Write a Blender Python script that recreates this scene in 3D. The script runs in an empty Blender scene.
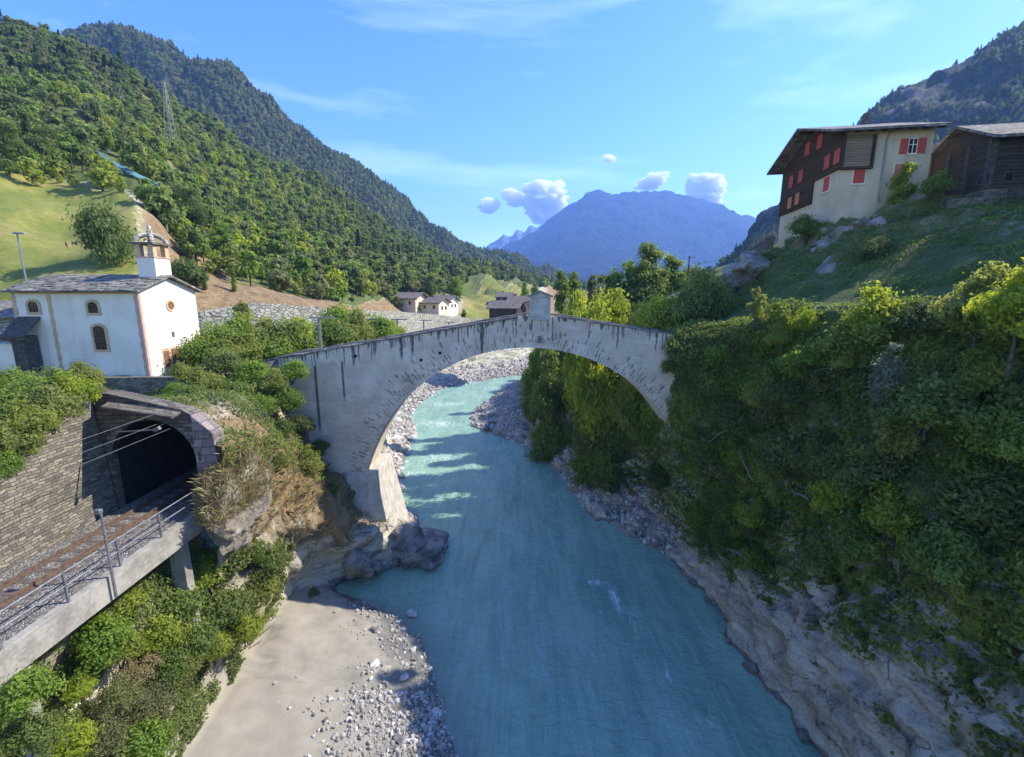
import bpy, math, random
import numpy as np
from mathutils import Vector, noise as mnoise
R = math.radians
C = bpy.context.scene.collection
sc = bpy.context.scene

# ------------------------------------------------------------------ camera
CAM_H = 22.0; FPX = 450.0; PITCH = R(10.8)
cd = bpy.data.cameras.new('camera'); cam = bpy.data.objects.new('camera', cd); C.objects.link(cam)
cam.location = (0, 0, CAM_H); cam.rotation_euler = (R(90) - PITCH, 0, 0)
cd.sensor_width = 36; cd.lens = FPX / 1024 * 36; cd.clip_end = 40000; cd.clip_start = 0.2
sc.camera = cam

# ------------------------------------------------------------------ sun, sky, exposure
SUN_EL, SUN_AZ = 42.0, 17.0            # azimuth measured from +X towards +Y
sdir = Vector((math.cos(R(SUN_EL)) * math.cos(R(SUN_AZ)), math.cos(R(SUN_EL)) * math.sin(R(SUN_AZ)), math.sin(R(SUN_EL))))
sl = bpy.data.lights.new('sun', 'SUN'); sl.energy = 2.5; sl.angle = R(0.5); sl.color = (1.0, 0.93, 0.8)
so = bpy.data.objects.new('sun', sl); C.objects.link(so)
so.rotation_euler = (-sdir).to_track_quat('-Z', 'Y').to_euler()
w = bpy.data.worlds.new('World'); sc.world = w; w.use_nodes = True
nt = w.node_tree; nt.nodes.clear()
sky = nt.nodes.new('ShaderNodeTexSky'); sky.sky_type = 'NISHITA'; sky.sun_disc = False
sky.sun_elevation = R(SUN_EL); sky.sun_rotation = R(90 - SUN_AZ); sky.altitude = 700
sky.air_density = 1.2; sky.dust_density = 0.5; sky.ozone_density = 5.0
bg = nt.nodes.new('ShaderNodeBackground'); bg.inputs[1].default_value = 0.15
wo = nt.nodes.new('ShaderNodeOutputWorld')
# thin cirrus streaks high in the sky
tc = nt.nodes.new('ShaderNodeTexCoord'); mp = nt.nodes.new('ShaderNodeMapping')
mp.inputs['Rotation'].default_value = (R(20), R(38), R(12)); mp.inputs['Scale'].default_value = (1.0, 4.5, 9.0)
nz = nt.nodes.new('ShaderNodeTexNoise'); nz.inputs['Scale'].default_value = 1.6; nz.inputs['Detail'].default_value = 6; nz.inputs['Roughness'].default_value = 0.55
mr = nt.nodes.new('ShaderNodeMapRange'); mr.inputs['From Min'].default_value = 0.52; mr.inputs['From Max'].default_value = 0.85; mr.inputs['To Max'].default_value = 0.2
mx = nt.nodes.new('ShaderNodeMix'); mx.data_type = 'RGBA'; mx.inputs[7].default_value = (6.0, 6.6, 7.4, 1)
nt.links.new(tc.outputs['Generated'], mp.inputs['Vector']); nt.links.new(mp.outputs[0], nz.inputs['Vector'])
nt.links.new(nz.outputs[0], mr.inputs['Value']); nt.links.new(mr.outputs[0], mx.inputs[0])
hs_ = nt.nodes.new('ShaderNodeHueSaturation'); hs_.inputs['Saturation'].default_value = 1.24; hs_.inputs['Hue'].default_value = 0.516; hs_.inputs['Value'].default_value = 0.66; nt.links.new(sky.outputs[0], hs_.inputs['Color']); nt.links.new(hs_.outputs[0], mx.inputs[6]); nt.links.new(mx.outputs[2], bg.inputs[0]); nt.links.new(bg.outputs[0], wo.inputs[0])
sc.view_settings.view_transform = 'Standard'; sc.view_settings.look = 'None'
sc.view_settings.exposure = 1.85; sc.view_settings.gamma = 1.0
sc.cycles.max_bounces = 14; sc.cycles.diffuse_bounces = 4; sc.cycles.glossy_bounces = 2
sc.cycles.transmission_bounces = 4; sc.cycles.transparent_max_bounces = 28; sc.cycles.volume_bounces = 12
sc.cycles.use_denoising = True

HAZE_DENSITY = 1.75e-4

# ------------------------------------------------------------------ helpers
rs = np.random.RandomState(7)
rnd = random.Random(11)
def ray(px, py):
    u = (px - 512) / FPX; v = (378.5 - py) / FPX
    return (u, math.cos(PITCH) + v * math.sin(PITCH), -math.sin(PITCH) + v * math.cos(PITCH))
def at(px, py, Y):
    r = ray(px, py); k = Y / r[1]
    return Vector((r[0] * k, Y, CAM_H + r[2] * k))
def atX(px, py, X):
    r = ray(px, py); k = X / r[0]
    return Vector((X, r[1] * k, CAM_H + r[2] * k))
def atZ(px, py, z):
    r = ray(px, py); k = (z - CAM_H) / r[2]
    return Vector((r[0] * k, r[1] * k, z))

def _h(ix, iy, iz, s):
    n = (ix.astype(np.int64) * 374761393 + iy.astype(np.int64) * 668265263 + iz.astype(np.int64) * 2147483647 + s * 1274126177) & 0xffffffff
    n = ((n ^ (n >> 13)) * 1274126177) & 0xffffffff
    n = n ^ (n >> 16)
    return (n & 0xffff) / 65535.0
def vnoise(p, s=0):
    i = np.floor(p).astype(np.int64); f = p - i; f = f * f * (3 - 2 * f)
    x, y, z = i[:, 0], i[:, 1], i[:, 2]; fx, fy, fz = f[:, 0], f[:, 1], f[:, 2]
    def L(a, b, t): return a + (b - a) * t
    return L(L(L(_h(x, y, z, s), _h(x + 1, y, z, s), fx), L(_h(x, y + 1, z, s), _h(x + 1, y + 1, z, s), fx), fy),
             L(L(_h(x, y, z + 1, s), _h(x + 1, y, z + 1, s), fx), L(_h(x, y + 1, z + 1, s), _h(x + 1, y + 1, z + 1, s), fx), fy), fz) * 2 - 1
def fbm(p, sc_, octv=4, s=0, gain=0.5):
    p = np.asarray(p, float) / sc_; a = 1.0; o = np.zeros(len(p))
    for k in range(octv):
        o += a * vnoise(p + 17.3 * k, s + k); p = p * 2.03; a *= gain
    return o

def mesh_np(name, V, Q, mats, smooth=False, midx=None, attrs=None):
    me = bpy.data.meshes.new(name)
    V = np.asarray(V, np.float32); Q = np.asarray(Q, np.int32); k = Q.shape[1]
    me.vertices.add(len(V)); me.vertices.foreach_set('co', V.ravel())
    me.loops.add(Q.size); me.loops.foreach_set('vertex_index', Q.ravel())
    me.polygons.add(len(Q)); me.polygons.foreach_set('loop_start', np.arange(0, Q.size, k, dtype=np.int32))
    me.polygons.foreach_set('loop_total', np.full(len(Q), k, np.int32))
    me.polygons.foreach_set('use_smooth', np.full(len(Q), smooth, bool))
    if midx is not None: me.polygons.foreach_set('material_index', np.asarray(midx, np.int32))
    for m in (mats if isinstance(mats, (list, tuple)) else [mats]): me.materials.append(m)
    for an, av in (attrs or {}).items():
        a = me.attributes.new(an, 'FLOAT', 'POINT'); a.data.foreach_set('value', np.asarray(av, np.float32))
    me.update(calc_edges=True)
    return me

def link(name, me, parent=None):
    o = bpy.data.objects.new(name, me); C.objects.link(o)
    if parent: o.parent = parent
    return o
def tag(o, label=None, cat=None, group=None, kind=None):
    if label: o['label'] = label
    if cat: o['category'] = cat
    if group: o['group'] = group
    if kind: o['kind'] = kind
    return o
def thing(name, label, cat, loc=(0, 0, 0), group=None, rotz=0.0, scale=1.0):
    o = bpy.data.objects.new(name, None); C.objects.link(o); o.location = loc
    o.rotation_euler = (0, 0, rotz); o.scale = (scale,) * 3 if not hasattr(scale, '__len__') else scale
    o.empty_display_size = 0.3
    return tag(o, label, cat, group)
def dup(root, loc, rotz=0.0, scale=1.0, label=None, group=None, tilt=(0, 0)):
    r = root.copy(); C.objects.link(r); r.location = loc; r.rotation_euler = (tilt[0], tilt[1], rotz)
    r.scale = (scale,) * 3 if not hasattr(scale, '__len__') else scale
    if label: r['label'] = label
    if group: r['group'] = group
    for ch in list(root.children):
        c = ch.copy(); C.objects.link(c); c.parent = r
        for g in list(ch.children):
            d = g.copy(); C.objects.link(d); d.parent = c
    return r

class MB:
    """collects shapes in world space; build() links them as ONE mesh"""
    def __init__(s): s.v = []; s.f = []; s.m = []; s.sm = []
    def add(s, v, f, m=0, smooth=False):
        b = len(s.v); s.v += [tuple(p) for p in v]; s.f += [tuple(i + b for i in q) for q in f]
        s.m += [m] * len(f); s.sm += [smooth] * len(f); return s
    def hexa(s, p, m=0):   # 8 points: bottom 4 ccw, top 4 ccw
        return s.add(p, [(3, 2, 1, 0), (4, 5, 6, 7), (0, 1, 5, 4), (1, 2, 6, 5), (2, 3, 7, 6), (3, 0, 4, 7)], m)
    def box(s, c, d, rz=0.0, m=0):
        x, y, z = d[0] / 2, d[1] / 2, d[2] / 2; ca, sa = math.cos(rz), math.sin(rz)
        P = []
        for k in (-z, z):
            for (i, j) in ((-x, -y), (x, -y), (x, y), (-x, y)):
                P.append((c[0] + i * ca - j * sa, c[1] + i * sa + j * ca, c[2] + k))
        return s.hexa(P, m)
    def bb(s, x0, x1, y0, y1, z0, z1, m=0):
        return s.box(((x0 + x1) / 2, (y0 + y1) / 2, (z0 + z1) / 2), (abs(x1 - x0), abs(y1 - y0), abs(z1 - z0)), 0, m)
    def prism(s, poly, d, m=0):   # poly: planar points, d: extrusion vector
        n = len(poly); a = [Vector(p) for p in poly]; d = Vector(d)
        nrm = Vector((0, 0, 0))
        for i in range(n): nrm += a[i].cross(a[(i + 1) % n])
        if nrm.dot(d) < 0: a.reverse()
        v = a + [p + d for p in a]
        f = [tuple(reversed(range(n))), tuple(range(n, 2 * n))] + [(i, (i + 1) % n, n + (i + 1) % n, n + i) for i in range(n)]
        return s.add(v, f, m)
    def tube(s, pts, rad, n=8, m=0, caps=True):
        pts = [Vector(p) for p in pts]; L = len(pts); rad = rad if hasattr(rad, '__len__') else [rad] * L
        V = []; F = []; ref = None
        for i, p in enumerate(pts):
            t = (pts[min(i + 1, L - 1)] - pts[max(i - 1, 0)]).normalized()
            if ref is None: ref = Vector((0, 0, 1)) if abs(t.z) < 0.9 else Vector((1, 0, 0))
            a = (ref - t * ref.dot(t)).normalized(); b = t.cross(a); ref = a
            V += [p + (a * math.cos(2 * math.pi * k / n) + b * math.sin(2 * math.pi * k / n)) * rad[i] for k in range(n)]
        for i in range(L - 1):
            for k in range(n):
                F.append((i * n + k, i * n + (k + 1) % n, (i + 1) * n + (k + 1) % n, (i + 1) * n + k))
        s.add(V, F, m, True)
        if caps:
            s.add(V[:n], [tuple(reversed(range(n)))], m); s.add(V[-n:], [tuple(range(n))], m)
        return s
    def build(s, name, mat, parent=None, bevel=0.0):
        me = bpy.data.meshes.new(name)
        off = parent_world(parent) if parent else Vector((0, 0, 0))
        me.from_pydata([(p[0] - off[0], p[1] - off[1], p[2] - off[2]) for p in s.v], [], s.f)
        for m in (mat if isinstance(mat, (list, tuple)) else [mat]): me.materials.append(m)
        me.polygons.foreach_set('material_index', s.m); me.polygons.foreach_set('use_smooth', s.sm)
        # box projected uv in metres (u along the wall, v up)
        uv = me.uv_layers.new(name='wall'); co = np.array(s.v)
        for p in me.polygons:
            n = p.normal
            for li in p.loop_indices:
                q = co[me.loops[li].vertex_index]
                if abs(n.z) > 0.75: uv.data[li].uv = (q[0], q[1])
                elif abs(n.x) > abs(n.y): uv.data[li].uv = (q[1], q[2])
                else: uv.data[li].uv = (q[0], q[2])
        o = link(name, me, parent)
        if bevel:
            b = o.modifiers.new('bevel', 'BEVEL'); b.width = bevel; b.segments = 2; b.limit_method = 'ANGLE'
        return o
def parent_world(p):
    v = Vector((0, 0, 0))
    while p: v += p.location; p = p.parent
    return v

# ------------------------------------------------------------------ materials
class G:
    def __init__(s, name):
        s.m = bpy.data.materials.new(name); s.m.use_nodes = True; s.t = s.m.node_tree; s.t.nodes.clear()
        s.out = s.t.nodes.new('ShaderNodeOutputMaterial')
    def n(s, typ, out=0, **kw):
        nd = s.t.nodes.new('ShaderNode' + typ)
        for k, v in kw.items():
            if k.startswith('p_'): setattr(nd, k[2:], v); continue
            key = int(k[1:]) if k[0] == '_' and k[1:].isdigit() else k.replace('_', ' ')
            s.set(nd, key, v)
        return nd.outputs[out]
    def set(s, nd, key, v):
        i = nd.inputs[key]
        if isinstance(v, bpy.types.NodeSocket): s.t.links.new(v, i)
        else:
            if i.type == 'RGBA' and len(v) == 3: v = (*v, 1)
            i.default_value = v
    def pos(s): return s.n('NewGeometry', 0)
    def uv(s): return s.n('UVMap', 0, p_uv_map='wall')
    def vmap(s, v, scale=(1, 1, 1), rot=(0, 0, 0), loc=(0, 0, 0)): return s.n('Mapping', 0, Vector=v, Scale=scale, Rotation=rot, Location=loc)
    def noise(s, v, scale, detail=4, rough=0.55, dist=0.0): return s.n('TexNoise', 0, Vector=v, Scale=scale, Detail=detail, Roughness=rough, Distortion=dist)
    def rng(s, v, a, b, c=0.0, d=1.0): return s.n('MapRange', 0, p_interpolation_type='SMOOTHSTEP', Value=v, From_Min=a, From_Max=b, To_Min=c, To_Max=d)
    def mix(s, f, a, b, mode='MIX'):
        nd = s.t.nodes.new('ShaderNodeMix'); nd.data_type = 'RGBA'; nd.blend_type = mode; nd.clamp_factor = True
        s.set(nd, 0, f); s.set(nd, 6, a); s.set(nd, 7, b); return nd.outputs[2]
    def math(s, op, a, b=0.5, clamp=False): return s.n('Math', 0, p_operation=op, p_use_clamp=clamp, _0=a, _1=b)
    def attr(s, nm): return s.n('Attribute', 2, p_attribute_name=nm)
    def bump(s, h, strength=0.5, dist=0.1, normal=None):
        kw = dict(Height=h, Strength=strength, Distance=dist)
        if normal is not None: kw['Normal'] = normal
        return s.n('Bump', 0, **kw)
    def ramp(s, f, stops):
        nd = s.t.nodes.new('ShaderNodeValToRGB'); s.set(nd, 0, f); e = nd.color_ramp.elements
        while len(e) < len(stops): e.new(0.5)
        for x, (p, c) in zip(e, stops): x.position = p; x.color = (*c, 1)
        return nd.outputs[0]
    def surf(s, color, rough=0.85, normal=None, spec=0.3, metal=0.0):
        kw = dict(Base_Color=color, Roughness=rough, Metallic=metal)
        if normal is not None: kw['Normal'] = normal
        nd = s.n('BsdfPrincipled', 0, **kw); s.t.nodes[-1].inputs['Specular IOR Level'].default_value = spec
        return nd
    def end(s, sh): s.t.links.new(sh, s.out.inputs[0]); return s.m

def rough_mat(name, a, b, scale=3.0, rough=0.85, bump=0.3, bd=0.02, metal=0.0, spec=0.3):
    g = G(name); p = g.pos(); n1 = g.noise(p, scale, 6); n2 = g.noise(p, scale * 7, 4)
    f = g.math('ADD', g.math('MULTIPLY', n1, 0.65), g.math('MULTIPLY', n2, 0.35))
    return g.end(g.surf(g.mix(g.rng(f, 0.35, 0.65), a, b), rough, g.bump(f, bump, bd), spec, metal))

def masonry(name, cols, mortar, bw=0.55, bh=0.22, mort=0.025, bumpd=0.05, rubble=False):
    g = G(name); u = g.uv()
    wob = g.n('TexNoise', 1, Vector=u, Scale=2.2, Detail=2.0)
    uu = g.n('VectorMath', 0, p_operation='MULTIPLY_ADD', _0=wob, _1=(0.3, 0.2, 0), _2=u)
    if rubble:
        sp = g.vmap(uu, (1 / bw, 1 / bh, 1))
        col = g.n('TexVoronoi', 1, Vector=sp, Scale=1.0)
        d = g.n('TexVoronoi', 0, p_feature='DISTANCE_TO_EDGE', Vector=sp, Scale=1.0)
        mask = g.rng(d, 0.02, 0.11)
        val = g.n('SeparateColor', 0, Color=col)
    else:
        bt = g.t.nodes.new('ShaderNodeTexBrick'); g.set(bt, 'Vector', uu)
        for k, v in dict(Scale=1.0, Brick_Width=bw, Row_Height=bh, Mortar_Size=mort, Mortar_Smooth=0.9, Bias=0.0).items(): g.set(bt, k.replace('_', ' '), v)
        bt.inputs['Color1'].default_value = (0, 0, 0, 1); bt.inputs['Color2'].default_value = (1, 1, 1, 1)
        bt.offset = 0.47; bt.squash = 0.8; bt.squash_frequency = 3
        mask = g.math('SUBTRACT', 1.0, bt.outputs['Fac']); val = g.n('SeparateColor', 0, Color=bt.outputs['Color'])
    big = g.noise(g.pos(), 0.5, 5); fine = g.noise(g.pos(), 9, 6)
    c = g.ramp(val, [(i / (len(cols) - 1), k) for i, k in enumerate(cols)])
    c = g.mix(g.rng(fine, 0.3, 0.75, 0, 0.5), c, tuple(x * 0.55 for x in cols[0]))
    c = g.mix(g.math('MULTIPLY', g.rng(big, 0.5, 0.75), 0.5), c, tuple(x * 0.5 for x in cols[-1]))
    c = g.mix(mask, mortar, c)
    h = g.math('ADD', mask, g.math('MULTIPLY', fine, 0.5))
    return g.end(g.surf(c, 0.92, g.bump(h, 0.9, bumpd), 0.2))

def leaf_mat(name, dark, mid, light, trans=0.42, rough=0.55):
    g = G(name); t = g.attr('tint'); r = g.n('ObjectInfo', 5)
    f = g.math('ADD', g.math('MULTIPLY', t, 0.8), g.math('MULTIPLY', r, 0.3))
    c = g.ramp(f, [(0.1, dark), (0.55, mid), (1.0, light)])
    hs = g.n('HueSaturation', 0, Hue=g.math('ADD', 0.472, g.math('MULTIPLY', r, 0.03)), Saturation=g.math('ADD', 0.84, g.math('MULTIPLY', r, 0.2)), Value=1.0, Color=c)
    a = g.surf(hs, rough, None, 0.25)
    b = g.n('BsdfTranslucent', 0, Color=g.mix(0.5, hs, (0.9, 1.0, 0.2), 'MULTIPLY'))
    tcol = g.mix(0.0, hs, hs)
    b = g.n('BsdfTranslucent', 0, Color=g.n('HueSaturation', 0, Hue=0.475, Saturation=1.1, Value=1.9, Color=hs))
    return g.end(g.n('MixShader', 0, _0=trans, _1=a, _2=b))

M = {}
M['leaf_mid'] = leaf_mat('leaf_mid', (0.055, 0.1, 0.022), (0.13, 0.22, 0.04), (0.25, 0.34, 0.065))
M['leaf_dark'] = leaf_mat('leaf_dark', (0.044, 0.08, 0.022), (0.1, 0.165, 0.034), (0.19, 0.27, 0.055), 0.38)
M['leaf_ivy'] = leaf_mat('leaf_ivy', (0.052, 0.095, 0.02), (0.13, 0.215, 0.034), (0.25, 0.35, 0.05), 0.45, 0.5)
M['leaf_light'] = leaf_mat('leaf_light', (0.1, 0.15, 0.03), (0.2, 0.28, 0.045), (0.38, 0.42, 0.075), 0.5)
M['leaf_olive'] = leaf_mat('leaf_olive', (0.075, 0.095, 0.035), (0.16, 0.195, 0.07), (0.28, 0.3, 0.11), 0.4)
M['leaf_silver'] = leaf_mat('leaf_silver', (0.06, 0.09, 0.05), (0.13, 0.17, 0.1), (0.28, 0.32, 0.22), 0.35)
M['needle'] = leaf_mat('needle', (0.032, 0.052, 0.024), (0.066, 0.095, 0.04), (0.12, 0.15, 0.06), 0.2)
M['leaf_dry'] = leaf_mat('leaf_dry', (0.14, 0.125, 0.05), (0.27, 0.24, 0.10), (0.40, 0.37, 0.17), 0.3)
M['bark'] = rough_mat('bark', (0.05, 0.04, 0.03), (0.13, 0.1, 0.075), 5, 0.95, 0.6, 0.03)
M['twig'] = rough_mat('twig', (0.16, 0.13, 0.1), (0.3, 0.26, 0.21), 5, 0.95, 0.5, 0.02)
M['concrete'] = rough_mat('concrete', (0.22, 0.205, 0.175), (0.38, 0.36, 0.315), 1.4, 0.9, 0.3, 0.02)
M['iron'] = rough_mat('galvanised_iron', (0.2, 0.21, 0.22), (0.33, 0.34, 0.35), 8, 0.5, 0.1, 0.003, 0.6, 0.5)
M['rust'] = rough_mat('rusty_rail', (0.085, 0.055, 0.04), (0.17, 0.115, 0.08), 6, 0.7, 0.2, 0.005)
M['tie'] = rough_mat('sleeper_wood', (0.07, 0.055, 0.045), (0.15, 0.12, 0.1), 6, 0.9, 0.3, 0.01)
M['wire'] = rough_mat('copper_wire', (0.16, 0.16, 0.155), (0.24, 0.24, 0.23), 5, 0.5, 0.0, 0.001, 0.5)
M['dark'] = rough_mat('hollow_shade_stone', (0.012, 0.012, 0.012), (0.03, 0.029, 0.027), 2, 0.95, 0.4, 0.04)  # near-black: the shade inside tunnel and holes is put into the colour
M['slab'] = masonry('stone_slab_roof', [(0.15, 0.138, 0.115), (0.27, 0.25, 0.21), (0.41, 0.38, 0.32)], (0.03, 0.03, 0.03), 0.5, 0.28, 0.02, 0.05)

M['trim'] = rough_mat('ochre_trim', (0.5, 0.34, 0.2), (0.62, 0.46, 0.28), 4, 0.9, 0.1, 0.01)
M['pink_trim'] = rough_mat('pink_trim', (0.5, 0.3, 0.24), (0.6, 0.4, 0.3), 4, 0.9, 0.1, 0.01)
M['glass'] = rough_mat('dark_glass', (0.015, 0.017, 0.02), (0.03, 0.03, 0.035), 3, 0.15, 0.0, 0.001, 0.0, 0.5)
M['brown_wood'] = rough_mat('brown_wood', (0.14, 0.07, 0.035), (0.26, 0.14, 0.07), 6, 0.8, 0.2, 0.01)
M['old_wood'] = rough_mat('old_wood', (0.05, 0.045, 0.04), (0.13, 0.115, 0.1), 5, 0.9, 0.3, 0.02)
M['red'] = rough_mat('red_shutter', (0.42, 0.06, 0.04), (0.55, 0.1, 0.06), 5, 0.7, 0.1, 0.01)
M['orange'] = rough_mat('orange_shutter', (0.5, 0.16, 0.07), (0.6, 0.22, 0.1), 5, 0.7, 0.1, 0.01)
M['bronze'] = rough_mat('bell_bronze', (0.07, 0.055, 0.03), (0.13, 0.1, 0.05), 5, 0.45, 0.1, 0.01, 0.8)
M['net'] = rough_mat('teal_net', (0.1, 0.22, 0.22), (0.16, 0.3, 0.3), 3, 0.8, 0.1, 0.01)
M['road'] = rough_mat('asphalt', (0.05, 0.05, 0.05), (0.1, 0.1, 0.095), 5, 0.9, 0.2, 0.01)
M['stone_grey'] = masonry('grey_rubble_stone', [(0.13, 0.12, 0.1), (0.24, 0.215, 0.165), (0.34, 0.305, 0.235)], (0.125, 0.112, 0.088), 0.36, 0.13, 0.014, 0.06)
M['stone_dark'] = masonry('dark_rubble_stone', [(0.1, 0.088, 0.07), (0.18, 0.16, 0.128), (0.27, 0.24, 0.19)], (0.085, 0.076, 0.06), 0.5, 0.2, 0.018, 0.06)
M['stone_pink'] = masonry('pinkish_block_stone', [(0.2, 0.16, 0.15), (0.28, 0.23, 0.21), (0.36, 0.31, 0.28)], (0.13, 0.12, 0.11), 0.7, 0.4, 0.02, 0.04)
M['stone_pale'] = masonry('pale_rubble_stone', [(0.44, 0.41, 0.32), (0.58, 0.54, 0.43), (0.7, 0.66, 0.54)], (0.26, 0.235, 0.18), 0.55, 0.35, 0.02, 0.08, True)

def mk_boards(name, a, b, pitch=0.2):
    g = G(name); u = g.uv(); s = g.n('SeparateXYZ', 1, Vector=u)
    ph = g.math('FRACT', g.math('DIVIDE', s, pitch)); gap = g.rng(ph, 0.0, 0.14)
    row = g.math('FLOOR', g.math('DIVIDE', s, pitch)); rr = g.n('TexWhiteNoise', 0, p_noise_dimensions='1D', W=row)
    gr = g.noise(g.vmap(u, (1.2, 22, 1)), 1.0, 5)
    c = g.mix(g.rng(gr, 0.3, 0.7), a, b); c = g.mix(g.math('MULTIPLY', rr, 0.45), c, tuple(x * 0.45 for x in a))
    c = g.mix(gap, (0.01, 0.009, 0.008), c)
    return g.end(g.surf(c, 0.88, g.bump(g.math('ADD', gap, g.math('MULTIPLY', gr, 0.3)), 0.8, 0.03), 0.2))
M['chalet_wood'] = mk_boards('larch_logs_dark', (0.055, 0.033, 0.017), (0.12, 0.072, 0.036), 0.2)
M['barn_wood'] = mk_boards('barn_logs_grey', (0.045, 0.036, 0.03), (0.12, 0.095, 0.078), 0.24)
M['pylon'] = rough_mat('pylon_steel', (0.3, 0.31, 0.22), (0.42, 0.42, 0.3), 3, .7)
M['rock_brown'] = rough_mat('brown_rock', (0.14, 0.12, 0.095), (0.36, 0.32, 0.26), 0.9, .95, 1.0, 0.25)
M['rock_grey'] = rough_mat('grey_rock', (0.1, 0.098, 0.09), (0.3, 0.285, 0.255), 1.1, .9, 1.0, 0.2)
M['pale_wood'] = mk_boards('pale_boards', (0.26, 0.19, 0.12), (0.36, 0.28, 0.19), 0.2)

def mk_plaster(name, a, b, stain):
    g = G(name); p = g.pos(); n = g.noise(p, 0.6, 6); f = g.noise(p, 9, 4)
    st = g.rng(g.noise(g.vmap(p, (1.2, 1.2, 0.25)), 0.8, 5, 0.6), 0.52, 0.72, 0, 0.6)
    c = g.mix(g.rng(n, 0.35, 0.65), a, b); c = g.mix(st, c, stain)
    return g.end(g.surf(c, 0.92, g.bump(f, 0.3, 0.015), 0.2))
M['cream'] = mk_plaster('cream_render', (0.54, 0.44, 0.29), (0.62, 0.52, 0.36), (0.36, 0.32, 0.25))
M['white'] = mk_plaster('white_render', (0.74, 0.68, 0.57), (0.82, 0.765, 0.66), (0.64, 0.575, 0.47))
M['roof_brown'] = rough_mat('brown_grey_roof', (0.12, 0.1, 0.085), (0.24, 0.2, 0.165), 1.5, .9)
M['village_cream'] = mk_plaster('village_render', (0.62, 0.54, 0.4), (0.7, 0.62, 0.48), (0.55, 0.48, 0.36))

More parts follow.
